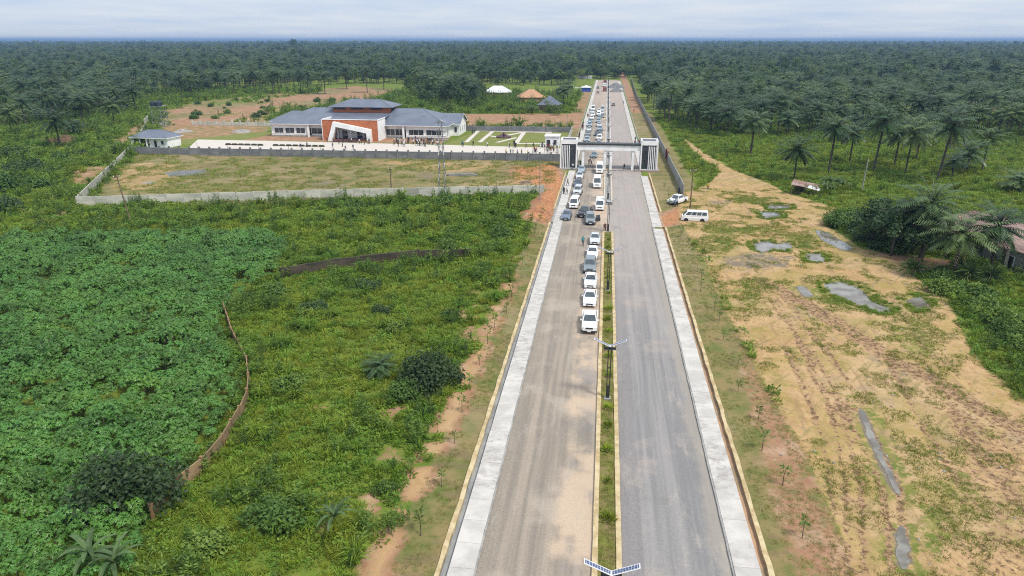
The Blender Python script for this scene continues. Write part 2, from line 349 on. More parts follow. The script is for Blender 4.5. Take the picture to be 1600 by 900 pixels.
def geo_axis(a, b, first, grow):
    out = []; s = first; p = a
    while p < b: p += s; s *= grow; out.append(p)
    return out
xs = list(np.arange(-60, 8.0, .7)) + list(np.arange(8.0, 60.01, .46)); xs += geo_axis(60, 16000, .9, 1.035); xs = [-v for v in geo_axis(60, 16000, .9, 1.018)][::-1] + xs
xs = [v for v in xs if not any(abs(abs(v) - t) < .24 for t in (9.95, 10.42, 8.6))] + [s_ * t for s_ in (-1, 1) for t in (9.95, 10.42, 8.6)]
xs = np.array(sorted(xs))
ys = list(np.arange(18, 30, .9)) + list(np.arange(30, 100, .5)) + list(np.arange(100, 135, .7)) + list(np.arange(135, 330, 1.15)) + list(np.arange(330, 660, 4.)) + geo_axis(656, 16000, 5, 1.1)
ys = np.array([-400, -100, -30, 0, 10] + ys)
gx, gy = np.meshgrid(xs, ys); fx_, fy_ = gx.ravel(), gy.ravel()
lot = zone(Z_LOT, fx_, fy_, 1.2)
red = np.zeros_like(fx_); sand = lot.copy(); dry = np.zeros_like(fx_); grey = np.zeros_like(fx_); mud = np.zeros_like(fx_); lawn = np.zeros_like(fx_)
def up(a, b, k=1.): np.maximum(a, b * k, out=a)
up(red, zone(Z_LOTRED, fx_, fy_, 2.2), .66); up(red, zone(Z_GAPR, fx_, fy_, 1.5), 1.4); up(red, zone(Z_HEAP, fx_, fy_, 2.5), 1.7); up(red, zone(Z_BACKRED, fx_, fy_, 3)); up(red, zone(Z_DIRTL, fx_, fy_, 10) * np.clip(2.4 * fbm(fx_ * .035, fy_ * .022) - .45, 0, 1), .72)
up(red, zone(Z_GARDEN, fx_, fy_, 3), .6)
brk = np.clip(3.4 * fbm(fx_ * .55 + 13, fy_ * .55) - 1.0, 0, 1)
for z_ in Z_REDL: up(red, zone(z_, fx_, fy_, 2.6) * brk, 1.15)
up(red, zone(Z_FOOTL, fx_, fy_, 3), .62); up(red, zone(Z_SIDEL, fx_, fy_, 4), .7); up(dry, zone(Z_DIRTL, fx_, fy_, 8) * np.clip(3. * fbm(fx_ * .03 + 20, fy_ * .02) - .6, 0, 1), .85)
up(red, sst(fx_, 10.5, 11.5) * sst(-fx_, -17, -16) * sst(fy_, 330, 345)); up(red, sst(-fx_, 10, 11) * sst(fx_, -20, -15) * sst(fy_, 262, 275) * (1 - sst(fy_, 470, 520)), .6)
fd = zone([(-107, 127), (-57, 141), (-13.9, 151.5), (-11, 160), (-12.6, 196.6), (-141.5, 193.5)], fx_, fy_, .8); up(dry, fd)
up(red, zone(Z_DRIVE, fx_, fy_, 1.2), .9); up(sand, zone(Z_DRIVE, fx_, fy_, 2.), .45)
for z_ in Z_FIELDSAND: up(sand, zone(z_, fx_, fy_, 5), .52)
for z_ in Z_FIELDDARK: up(grey, zone(z_, fx_, fy_, 3), .5)
up(lawn, zone(Z_LAWN, fx_, fy_, 1.)); up(red, zone(Z_FORE, fx_, fy_, .5), .75); up(lawn, zone(PX(425, 210, 370, 222, 250, 228, 250, 221, 350, 212, 424, 204), fx_, fy_, .8), .8)
# verges beside the drains
vl = sst(-fx_, 10.3, 10.5) * sst(fy_, 12, 14) * sst(-fy_, -131, -127); pl_ = np.array(Z_PATHL)
pathx = np.interp(fy_, pl_[:, 1][::-1], pl_[:, 0][::-1])
vl *= sst(fx_ - pathx, -.3, .8); up(dry, vl)
vr = sst(fx_, 10.3, 10.5) * sst(fy_, 12, 14) * (1 - lot) * sst(-fx_, -24, -17) * sst(-fy_, -350, -335); up(dry, vr * (1 - zone(Z_GAPR, fx_, fy_, .8)))
up(dry, sst(-fx_, 10.3, 10.5) * sst(fx_, -14.5, -13.5) * sst(fy_, 160, 165) * sst(-fy_, -350, -335))
d_ = ldist(Z_PATHL, fx_, fy_); up(sand, sst(-d_, -1.9, -.2) * (.55 + .45 * brk), .6); up(red, sst(-d_, -2.9, -.3) * (.3 + .75 * brk), .85)
for z_ in Z_SANDL: up(sand, zone(z_, fx_, fy_, 2.2) * brk, .6); up(red, zone(z_, fx_, fy_, 2.8) * brk, 1.)
d_ = ldist(Z_MUDTRACK, fx_, fy_); up(mud, sst(-d_, -3.4, -.3), .72)
lg = np.zeros_like(fx_)
for z_ in LOTGREEN: up(lg, zone(z_, fx_, fy_, 3.), .66)
for z_ in LOTGREY: up(grey, zone(z_, fx_, fy_, 2.5), .58)
rut = np.full_like(fx_, 0)
for r_ in RUTS: d_ = ldist(r_, fx_, fy_); up(rut, sst(-d_, -.62, -.1))
up(mud, rut * (.45 + .5 * fbm(fx_ * .25, fy_ * .25 + 70)), 1.); up(mud, zone(PX(1380, 590, 1500, 600, 1640, 650, 1760, 960, 1370, 960, 1450, 800, 1440, 680), fx_, fy_, 5), .53)
up(mud, zone(PX(1170, 430, 1260, 440, 1330, 520, 1300, 640, 1200, 560), fx_, fy_, 4), .42)
pud = np.zeros_like(fx_)
for p_ in PUDDLES: up(pud, sst(sdist(p_, fx_, fy_), -1.5, -.3)); up(lg, sst(sdist(p_, fx_, fy_), -2.8, -.6), .6); up(grey, sst(sdist(p_, fx_, fy_), -.9, .3), .9)
forest = np.maximum(zone(Z_FOREST_L, fx_, fy_, 6), 0) * 0
wild = (1 - np.maximum.reduce([sand, red, dry, grey, lawn]))
near = sst(np.abs(fx_), 11.5, 16)
inside = zone([(-142, 193), (-10, 196), (-10, 265), (-170, 268)], fx_, fy_, 3)
gz = near * (1 - inside) * ((fbm(fx_ * .22, fy_ * .22) - .5) * .5 + (fbm(fx_ * .9 + 40, fy_ * .9) - .5) * .22 * (wild + .6 * lot))
gz += near * lot * ((fbm(fx_ * 1.3, fy_ * 1.3 + 50) - .5) * .12 + mud * (vnoise(fx_ * 1.9, fy_ * 1.9) - .5) * .3) - rut * .16 * lot
gz += zone(Z_HEAP, fx_, fy_, 2.5) * (.25 + .8 * fbm(fx_ * .35, fy_ * .35 + 9)) * sst(-fx_, 11.2, 13)
gz = gz * (1 - pud) + pud * -.10 + lot * .05 * (1 - pud) + near * .02
gz[np.abs(fx_) <= 9.0] = -.06
gz = np.where((np.abs(fx_) > 9.0) & (np.abs(fx_) < 11.5), -.01, gz)
nx, ny = len(xs), len(ys)
idx = np.arange(nx * ny).reshape(ny, nx)
q = np.stack([idx[:-1, :-1], idx[:-1, 1:], idx[1:, 1:], idx[1:, :-1]], -1)
cxm = (xs[:-1] + xs[1:]) / 2; cym = (ys[:-1] + ys[1:]) / 2
hole = ((np.abs(cxm) > 9.95) & (np.abs(cxm) < 10.42))[None, :] & (cym < 175)[:, None]
q = q[~hole]
gme = bpy.data.meshes.new('ground')
gme.vertices.add(nx * ny); gme.vertices.foreach_set('co', np.stack([fx_, fy_, gz], 1).ravel().astype(np.float32))
nf = len(q); gme.loops.add(nf * 4); gme.loops.foreach_set('vertex_index', q.ravel().astype(np.int32))
gme.polygons.add(nf); gme.polygons.foreach_set('loop_start', np.arange(0, nf * 4, 4, dtype=np.int32)); gme.polygons.foreach_set('loop_total', np.full(nf, 4, dtype=np.int32))
gme.update()
for nm, ch in (('zone_a', (red, sand, dry, grey)), ('zone_b', (mud, lawn, lg, lot))):
    a_ = gme.attributes.new(nm, 'FLOAT_COLOR', 'POINT'); a_.data.foreach_set('color', np.stack(ch, 1).ravel().astype(np.float32))
n = NT('ground_soil')
za, zb = n.attr('zone_a'), n.attr('zone_b')
nA = n.noise(.35, None, 5, .6); nB = n.noise(1.7, None, 4, .65); nC = n.noise(7., None, 3); nD = n.noise(.05, None, 4)
def msk(m, k=.9, nn=None, a=.4, b=.62):
    return n.step(n.math('ADD', m, n.math('MULTIPLY', n.math('SUBTRACT', nn or nA, .5), k)), a, b)
nAB = n.math('ADD', n.math('MULTIPLY', nA, .5), n.math('MULTIPLY', nB, .5))
base = n.mix(n.step(nA, .35, .65), (.095, .145, .022), (.145, .175, .028))
base = n.mix(n.step(nB, .55, .75, 0, .6), base, (.12, .10, .05))
dryc = n.mix(n.step(nA, .36, .6), (.125, .135, .042), (.215, .165, .075)); dryc = n.mix(n.step(nB, .5, .72, 0, .7), dryc, (.075, .105, .03)); dryc = n.mix(n.step(nD, .45, .62, 0, .6), dryc, (.26, .205, .115)); dryc = n.mix(n.step(n.noise(.28, None, 6, .75, (.45, 1., 1)), .52, .64, 0, .8), dryc, (.155, .115, .065)); dryc = n.mix(n.step(n.noise(.19, None, 6, .72, (.6, 1., 1)), .56, .66, 0, .8), dryc, (.10, .135, .035))
col = n.mix(msk(za[2], .5, nAB), base, dryc)
redc = n.mix(n.step(nB, .35, .65), (.33, .19, .115), (.25, .135, .08)); redc = n.mix(n.step(nA, .5, .7, 0, .7), redc, (.40, .29, .20))
redc = n.mix(n.step(za[0], 1., 1.5, 0, .85), redc, n.mix(n.step(nB, .4, .6), (.45, .21, .095), (.30, .12, .055)))
redc = n.mix(n.step(n.noise(.8, None, 5, .75), .5, .66, 0, .75), redc, (.17, .15, .07))
col = n.mix(msk(za[0], 1.5, nAB, .38, .66), col, redc)
sandc = n.mix(n.step(nAB, .4, .62), (.43, .285, .145), (.33, .205, .10)); sandc = n.mix(n.step(nD, .45, .62, 0, .6), sandc, (.41, .295, .17)); sandc = n.mix(n.step(nC, .6, .75, 0, .5), sandc, (.27, .18, .09))
col = n.mix(msk(za[1], 1.2, nAB, .36, .66), col, sandc)
lotn = n.noise(.5, None, 6, .72); lotm = n.noise(.22, None, 5, .7)
ylw = n.noise(.13, None, 6, .72)
col = n.mix(n.math('MULTIPLY', n.step(ylw, .44, .62), n.math('MULTIPLY', zb[3], .55)), col, n.mix(nB, (.27, .205, .055), (.21, .185, .045)))
col = n.mix(n.math('MULTIPLY', n.step(lotn, .52, .64), n.math('MULTIPLY', zb[3], .8)), col, n.mix(nC, (.20, .175, .045), (.28, .215, .075)))
col = n.mix(n.math('MULTIPLY', n.step(lotm, .55, .66), n.math('MULTIPLY', zb[3], .55)), col, (.27, .20, .135))
col = n.mix(msk(zb[2], 1.9, n.math('ADD', n.math('MULTIPLY', lotn, .6), n.math('MULTIPLY', nB, .4)), .46, .66), col, n.mix(n.step(lotm, .4, .6), (.115, .145, .03), (.22, .20, .06)))
trk = n.noise(.8, None, 5, .7, (1.5, .16, 1)); trk2 = n.t.nodes.new('ShaderNodeVectorRotate'); trk2.rotation_type = 'Z_AXIS'; n.put(trk2.inputs['Vector'], n.pos); trk2.inputs['Angle'].default_value = radians(-52)
trk3 = n.noise(.75, trk2.outputs[0], 5, .7, (.14, 1.3, 1))
col = n.mix(n.math('MULTIPLY', n.step(trk, .53, .64), n.math('MULTIPLY', zb[3], .62)), col, (.235, .155, .085))
col = n.mix(n.math('MULTIPLY', n.step(trk3, .54, .63), n.math('MULTIPLY', zb[3], .55)), col, (.20, .165, .065))
greyc = n.mix(nB, (.20, .165, .125), (.13, .11, .085))
col = n.mix(msk(za[3], 1.3, nAB, .4, .64), col, greyc)
mudc = n.mix(n.step(n.noise(2.2, None, 4, .75), .42, .58), (.13, .08, .045), (.33, .215, .12))
col = n.mix(msk(zb[0], 1.9, n.noise(1.6, None, 5, .78), .5, .6), col, mudc)
lawnc = n.mix(n.step(nA, .35, .65), (.135, .165, .04), (.185, .185, .06))
col = n.mix(msk(zb[1], .3), col, lawnc)
fine = n.mix(n.noise(14., None, 3, .7), (.2,) * 3, (.8,) * 3)
col = n.mix(.55, col, fine, 'OVERLAY')
hgt = n.math('ADD', n.math('MULTIPLY', nB, .6), n.math('MULTIPLY', nC, .3))
gme.materials.append(n.done(n.bsdf(col, .95, .1, 0, n.bump(hgt, .7, .18))))
struct('ground', gme)

# water in the hollows of the lot
n = NT('puddle_water')
MT['water'] = n.done(n.bsdf(n.mix(n.step(n.noise(.45, None, 5, .6), .38, .62), (.11, .098, .078), (.215, .205, .18)), .03, .5, 0, n.bump(n.noise(5.), .05, .02)))  # silt brown mottled with a paler tone that paints in reflected sky
wl = ['large grey puddle by the bushes with green fringe', 'shallow pale pool ringed with grass in the upper lot', 'small grey pool beside the sandy crossing track', 'narrow pale pool nearest the shack', 'small round puddle between the tracks',
      'pale puddle by the weed clumps', 'long thin puddle lying in a tyre rut', 'short bright puddle at the end of the rut', 'muddy orange puddle along the curved path', 'small puddle beside the big grey one']
def organic(poly, n_=7, amp=.16):
    """smooth closed curve through the outline, with a wandering edge"""
    P_ = [Vector((a, b)) for a, b in poly]; out = []; L = len(P_)
    for i in range(L):
        a, b, c, d = P_[i - 1], P_[i], P_[(i + 1) % L], P_[(i + 2) % L]
        for k in range(n_):
            t = k / n_; q_ = .5 * ((2 * b) + (c - a) * t + (2 * a - 5 * b + 4 * c - d) * t * t + (3 * b - a - 3 * c + d) * t ** 3); w = min(amp, (c - b).length * .035)
            out.append((q_.x + R(-w, w), q_.y + R(-w, w)))
    return out
for p_, l_ in zip(PUDDLES, wl):
    m_ = MB(); m_.poly([(a, b, -.058) for a, b in organic(p_)], 'water'); tag(struct('puddle_water', m_), l_)

# ------------------------------------------------------------------ road
Y0, Y1 = 14., 618.
def roadmat(name, side):
    n = NT(name); s_ = n.sep()
    st = n.noise(.9, None, 4, .6, (1.6, .035, 1)); bl = n.noise(.16, None, 4, .6); fi = n.noise(5., None, 3, .7); gr = n.noise(28., None, 2)
    x = n.math('ADD', s_[0], n.math('MULTIPLY', n.math('SUBTRACT', n.noise(.35, None, 4, .65), .5), 2.2))
    if side < 0:
        c = n.mix(n.step(st, .35, .65), (.285, .24, .19), (.20, .172, .142)); c = n.mix(n.step(bl, .5, .66, 0, .6), c, (.36, .31, .25))
        sa = n.math('MULTIPLY', n.step(x, -3.9, -2.9), n.step(bl, .36, .55)); c = n.mix(n.math('MULTIPLY', sa, .85), c, n.mix(fi, (.50, .37, .25), (.40, .32, .25)))
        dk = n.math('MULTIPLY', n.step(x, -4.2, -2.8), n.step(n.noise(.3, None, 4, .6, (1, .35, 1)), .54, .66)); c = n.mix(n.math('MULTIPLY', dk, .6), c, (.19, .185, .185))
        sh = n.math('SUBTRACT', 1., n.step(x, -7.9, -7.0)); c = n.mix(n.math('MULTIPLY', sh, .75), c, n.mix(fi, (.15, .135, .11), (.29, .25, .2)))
    else:
        c = n.mix(n.step(st, .35, .65), (.245, .232, .222), (.175, .17, .17)); c = n.mix(n.step(bl, .52, .68, 0, .5), c, (.35, .29, .25))
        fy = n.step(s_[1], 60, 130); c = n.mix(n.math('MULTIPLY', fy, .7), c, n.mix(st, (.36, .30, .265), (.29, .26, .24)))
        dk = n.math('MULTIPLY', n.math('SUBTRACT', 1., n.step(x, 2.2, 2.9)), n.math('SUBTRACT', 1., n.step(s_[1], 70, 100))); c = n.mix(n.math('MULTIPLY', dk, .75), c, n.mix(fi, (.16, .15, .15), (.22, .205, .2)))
        sh = n.step(x, 6.9, 7.7); c = n.mix(n.math('MULTIPLY', sh, .7), c, n.mix(fi, (.36, .31, .25), (.19, .18, .16)))
    c = n.mix(n.step(n.noise(.4, None, 6, .75, (1, .3, 1)), .52, .68, 0, .55), c, (.34, .30, .255)); c = n.mix(n.step(n.noise(.25, None, 6, .75, (1, .5, 1)), .55, .68, 0, .5), c, (.165, .155, .145))
    c = n.mix(.6, c, n.mix(fi, (.25,) * 3, (.75,) * 3), 'OVERLAY'); c = n.mix(.35, c, n.mix(gr, (.2,) * 3, (.8,) * 3), 'OVERLAY')
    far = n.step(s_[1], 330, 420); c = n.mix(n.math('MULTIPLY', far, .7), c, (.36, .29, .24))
    return n.done(n.bsdf(c, .85, .25, 0, n.bump(gr, .3, .02)))
def strip_sheet(x0, x1, y0, y1, z, m, step=4.):
    b = MB(); k = max(1, int((y1 - y0) / step)); yy = [y0 + (y1 - y0) * i / k for i in range(k + 1)]
    b.add([(x, y, z) for y in yy for x in (x0, x1)], [(2 * i, 2 * i + 1, 2 * i + 3, 2 * i + 2) for i in range(k)], m); return b
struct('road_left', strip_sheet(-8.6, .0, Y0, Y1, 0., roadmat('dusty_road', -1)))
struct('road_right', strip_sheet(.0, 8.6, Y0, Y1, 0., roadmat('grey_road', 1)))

def beam(x0, x1, y0, y1, z0, z1, m, step=1.2, jit=.025):
    """long kerb beam with slightly uneven edges"""
    b = MB(); k = max(1, int((y1 - y0) / step)); rings = []
    for i in range(k + 1):
        y = y0 + (y1 - y0) * i / k; j = [R(-jit, jit) for _ in range(4)]
        rings.append([(x0, y, z0), (x1, y, z0), (x1 + j[0], y, z1 + j[1] * .6), (x0 + j[2], y, z1 + j[3] * .6)])
    return b.loft(rings, m)

n = NT('walkway_slab'); v_ = n.objpos()
c_ = n.mix(n.step(n.noise(.5, v_, 4, .6), .35, .65), (.50, .475, .44), (.40, .38, .35))
stn = n.math('MULTIPLY', n.step(n.noise(1.6, v_, 6, .72, (.8, 1.2, 1)), .45, .66), n.step(n.noise(.055, None, 3), .40, .54)); c_ = n.mix(n.math('MULTIPLY', stn, .75), c_, (.24, .22, .215))
c_ = n.mix(.3, c_, n.mix(n.noise(20., v_, 3), (.2,) * 3, (.8,) * 3), 'OVERLAY')
MT['slab'] = n.done(n.bsdf(c_, .85, .25, 0, n.bump(n.noise(30., v_, 2), .2, .01)))
def slabs(name, x0, x1, pitch, segs):
    t = thing(name, None, None, (0, 0, 0)); t['kind'] = 'structure'
    w = x1 - x0; b = MB()
    b.loft([[(-w / 2 + a, -pitch / 2 + .012 + a, 0 + z), (w / 2 - a, -pitch / 2 + .012 + a, z), (w / 2 - a, pitch / 2 - .012 - a, z), (-w / 2 + a, pitch / 2 - .012 - a, z)] for a, z in ((0, -.12), (0, .13), (.012, .145))], 'slab')
    me = b.mesh('slab')
    for y0, y1 in segs:
        k = int((y1 - y0) / pitch)
        for i in range(k):
            link('slab', me, t, ((x0 + x1) / 2 + R(-.012, .012), y0 + (i + .5) * pitch, R(-.008, .008)), (R(-.002, .002), R(-.004, .004), 0))
    return t
slabs('walkway_left', -9.95, -8.28, 2.4, [(Y0, 127), (141, 182), (190, 618)])
slabs('walkway_right', 8.28, 9.95, 4.8, [(Y0, 126), (138, 180), (190, 612)])
struct('kerb_left', beam(-8.28, -8.14, Y0, 126, -.05, .12, 'concrete')); struct('kerb_right', beam(8.14, 8.28, Y0, 126, -.05, .12, 'concrete'))
sl_ = MB(); sl_.box(-9.95, -8.28, 127, 141, -.1, .06, 'slab'); struct('crossing_left', sl_)
sl_ = MB(); sl_.box(8.28, 9.95, 126, 138, -.1, .06, 'slab'); struct('crossing_right', sl_)
# open drains outside the walkways
def drain(sx, y0, y1, m):
    b = MB(); k = int((y1 - y0) / 1.5); rings = []
    a, c = sx * 9.95, sx * 10.42
    pts = []
    for i in range(k + 1):
        y = y0 + (y1 - y0) * i / k; z = -.2 + R(-.03, .03)
        pts += [(a, y, .0), (a, y, z), (c, y, z + R(-.03, .03)), (c, y, .0)]
    fs = [(4 * i + j, 4 * i + j + 1, 4 * i + j + 5, 4 * i + j + 4) for i in range(k) for j in range(3)]
    b.add(pts, fs, m); b.poly([(a, y0, 0), (c, y0, 0), (c, y0, -.5), (a, y0, -.5)], m); b.poly([(a, y1, 0), (c, y1, 0), (c, y1, -.5), (a, y1, -.5)], m)
    return b
struct('drain_left', drain(-1, 12, 127, 'gutter')); struct('drain_left', drain(-1, 141, 175, 'gutter'))
struct('drain_right', drain(1, 12, 126, 'mud_gutter')); struct('drain_right', drain(1, 138, 175, 'mud_gutter'))
for sx, segs in ((-1, ((12, 127), (138, 180), (190, 615))), (1, ((12, 126), (138, 180), (190, 612)))):
    for y0, y1 in segs:
        x0, x1 = sorted((sx * 10.42, sx * 10.75)); struct('drain_kerb_' + ('left' if sx < 0 else 'right'), beam(x0, x1, y0, y1, -.45, .14 if y1 < 185 else .1, 'cream' if y1 < 185 else 'concrete', jit=.05))
cv = MB()
cv.box(-10.42, -9.95, 127, 141, -.1, .05, 'concrete'); cv.box(9.95, 10.42, 126, 138, -.1, .05, 'mud_gutter'); struct('drain_cover', cv)

# median islands
def island(name, x0, x1, y0, y1, kw, hz, km, round_end=True, fill='median_soil'):
    cx_, r = (x0 + x1) / 2, (x1 - x0) / 2
    def outline(o):
        rr = r - o; p = [(cx_ - rr, y0)]
        k = int((y1 - y0) / 1.5)
        p += [(cx_ - rr + R(-.015, .015), y0 + (y1 - r - y0) * i / k) for i in range(1, k + 1)]
        p += [(cx_ - rr * cos(pi * j / 8), y1 - r + rr * sin(pi * j / 8)) for j in range(1, 8)]
        p += [(cx_ + rr + R(-.015, .015), y0 + (y1 - r - y0) * i / k) for i in range(k, 0, -1)] + [(cx_ + rr, y0)]
        return p
    A, B = outline(0), outline(kw); N_ = len(A); b = MB()
    vs_ = [(x, y, -.02) for x, y in A] + [(x, y, hz + R(-.012, .012)) for x, y in A] + [(x, y, hz + R(-.012, .012)) for x, y in B] + [(x, y, .05) for x, y in B]
    b.add(vs_, [(l * N_ + i, l * N_ + i + 1, (l + 1) * N_ + i + 1, (l + 1) * N_ + i) for l in range(3) for i in range(N_ - 1)], km)
    struct(name, b)
    f = MB(); f.poly([(x, y, .085) for x, y in B], fill); struct(name.replace('kerb', 'bed'), f)
n = NT('median_soil')
c_ = n.mix(n.step(n.noise(.6, None, 5, .65), .38, .62), (.16, .165, .04), (.20, .15, .07)); c_ = n.mix(n.step(n.noise(2.2, None, 4, .7), .5, .7), c_, (.10, .13, .03)); c_ = n.mix(.5, c_, n.mix(n.noise(12., None, 3), (.2,) * 3, (.8,) * 3), 'OVERLAY')
MT['median_soil'] = n.done(n.bsdf(c_, .95, .1, 0, n.bump(n.noise(9.), .8, .08)))
island('median_kerb', -.80, 1.13, Y0, 121.5, .36, .2, 'cream')
island('median_kerb', -.78, 1.12, 143.5, 180., .34, .2, mat('pale_kerb', (.52, .46, .38), (.40, .35, .28), .9, .9, world=True), fill='concrete')
island('median_kerb', -.78, 1.12, 191., 300., .34, .2, mat('pale_kerb_far', (.56, .53, .49), (.42, .4, .37), .9, .9, world=True), fill='concrete')
island('median_kerb', -.78, 1.12, 306., 612., .34, .2, bpy.data.materials['pale_kerb_far'], fill='concrete')

# ------------------------------------------------------------------ walls and fences
def wall(name, label, cat, pts, pitch, h, th, pm, qm=None, post=.3, ph=.3, group=None, jit=.0, z=0., capm=None, skip=()):
    """panels between posts along a polyline, each panel and post its own piece"""
    t = thing(name, label, cat, (pts[0][0], pts[0][1], z), 0, group)
    qm = qm or pm
    pb = MB(); pb.loft([[(-.5, -th / 2, zz_), (.5, -th / 2, zz_), (.5, th / 2, zz_), (-.5, th / 2, zz_)] for zz_ in (-.4, h * .33, h * .66, h - .03)] + [[(-.5, -th / 2 + .02, h), (.5, -th / 2 + .02, h), (.5, th / 2 - .02, h), (-.5, th / 2 - .02, h)]], pm)
    pme = pb.mesh('panel'); qb = MB()
    a = post / 2
    qb.loft([[(-a, -a, -.4), (a, -a, -.4), (a, a, -.4), (-a, a, -.4)], [(-a, -a, h + ph - .08), (a, -a, h + ph - .08), (a, a, h + ph - .08), (-a, a, h + ph - .08)], [(-a * 1.25, -a * 1.25, h + ph - .08), (a * 1.25, -a * 1.25, h + ph - .08), (a * 1.25, a * 1.25, h + ph - .08), (-a * 1.25, a * 1.25, h + ph - .08)], [(-a * 1.1, -a * 1.1, h + ph), (a * 1.1, -a * 1.1, h + ph), (a * 1.1, a * 1.1, h + ph), (-a * 1.1, a * 1.1, h + ph)]], qm)
    qme = qb.mesh('post'); i_ = 0
    for (ax, ay), (bx, by) in zip(pts[:-1], pts[1:]):
        L = math.hypot(bx - ax, by - ay); k = max(1, round(L / pitch)); an = math.atan2(by - ay, bx - ax)
        for i in range(k):
            i_ += 1
            if i_ in skip: continue
            s_ = (i + .5) / k; dz = R(-jit, jit)
            link('panel', pme, t, (ax + (bx - ax) * s_ - pts[0][0], ay + (by - ay) * s_ - pts[0][1], dz), (R(-jit, jit) * .3, R(-jit, jit) * .12, an), (L / k - post * .7, 1, 1))
        for i in range(k + (1 if (bx, by) == tuple(pts[-1]) else 0)):
            s_ = i / k; link('post', qme, t, (ax + (bx - ax) * s_ - pts[0][0], ay + (by - ay) * s_ - pts[0][1], R(-jit, jit)), (R(-jit, jit) * .15, R(-jit, jit) * .15, an))
    return t
OWL, OWR, FWL, FWR = (-107, 127.), (-13.9, 151.5), (-141.5, 193.5), (-12.6, 196.6)
wall('compound_wall', 'long weathered pale precast wall across the weedy field, log pile leaning on it', 'wall', [OWL, (-57, 141.0), OWR], 3.4, 2.2, .14, 'pale_wall', jit=.05, ph=.08, post=.22)
wall('compound_wall', 'slanting pale precast wall climbing the side of the dry field', 'wall', [OWL, FWL], 2.2, 2.2, .14, 'pale_wall', jit=.04, ph=.06, post=.2)
wall('compound_wall', 'pale precast wall running on behind the small guard house', 'wall', [(-141.8, 194.2), (-170, 243), (-178, 256)], 2.6, 2.2, .14, 'pale_wall', jit=.04, ph=.06, post=.2)
wall('compound_wall', 'short leaning stretch of pale wall below the water tank', 'wall', [(-184, 264), (-204, 300)], 3., 2.2, .14, 'pale_wall', jit=.05, ph=.06, post=.2)
wall('compound_wall', 'long dark grey block wall with capped posts in front of the paved courtyard', 'wall', [FWL, FWR], 3.15, 2.1, .2, 'grey_wall', jit=.01, post=.42, ph=.45)
wall('compound_wall', 'grey block wall with posts behind the formal garden lawn', 'wall', [(-54.6, 262.3), (-13.4, 262.3)], 4.6, 1.9, .2, 'grey_wall', jit=.01, post=.4, ph=.5)
wall('compound_wall', 'pale end wall joining the garden wall to the roadside', 'wall', [(-13.0, 262), (-13.0, 200)], 4.4, 1.9, .2, 'pale_wall', jit=.01, post=.4, ph=.4)
wall('compound_wall', 'low pale wall with tall posts behind the unfinished red garden', 'wall', [(-165, 266.5), (-121, 266.5)], 3.3, 1.3, .2, 'pale_wall', jit=.01, post=.45, ph=.75)
wall('boundary_wall', 'long grey precast boundary wall beside the right-hand verge and palm grove', 'wall', [(16.6, 155.), (16.7, 200.5)], 2.4, 2.3, .14, 'fence_wall', jit=.02, post=.22, ph=.1)
wall('boundary_wall', 'far grey precast boundary wall receding beyond the gate to the road end', 'wall', [(16.7, 206.), (16.8, 440), (19.5, 622)], 2.9, 2.3, .14, 'fence_wall', jit=.02, post=.22, ph=.1)
t = thing('boundary_gate', 'maroon painted metal gate in the grey boundary wall', 'gate', (16.7, 203.2, 0))
for s_ in (-1, 1):
    b = MB(); b.box(-.05, .05, -1.28, 1.28, .08, 2.5, 'maroon')
    for k in range(7): b.box(-.09, -.05, -1.2 + k * .38, -1.12 + k * .38, .12, 2.46, 'maroon')
    part('leaf', b, t, loc=(0, s_ * 1.32, 0))
for s_ in (-1, 1):
    b = MB(); b.box(-.2, .2, -.2, .2, -.3, 2.8, 'maroon'); part('post', b, t, loc=(0, s_ * 2.62, 0))
cw = PX(350, 487, 356, 505, 363, 528, 374, 550, 387, 575, 390, 602, 388, 628, 376, 655, 350, 700, 318, 738, 280, 768, 240, 812)
wall('curved_wall', 'curving tan sheet wall with posts between crop field and weeds', 'wall', cw, 2.6, 1.3, .1, mat('tan_sheet', (.30, .20, .115), (.19, .13, .075), .6, .95, bump=.4), mat('tan_post', (.25, .155, .08), (.2, .13, .07), 2, .9), .2, .12, jit=.06)
wall('ruined_wall', 'dark weathered low wall crossing the weeds below the cleared field', 'wall', PX(440, 436, 520, 421, 655, 407), 4.2, 1.65, .25, 'darkwall', post=.3, ph=.05, jit=.12)
wall('ruined_wall', 'lower broken end of the dark weathered wall near the verge', 'wall', PX(657, 407, 735, 403), 3.4, 1.5, .22, 'darkwall', post=.28, ph=.05, jit=.1)
wall('foundation_wall', 'low tan block foundation with an open corner by the weeds', 'wall', [G(30, 332), G(104, 336), G(20, 364)], 3., .55, .3, 'mudwall', post=.32, ph=.02, jit=.04)

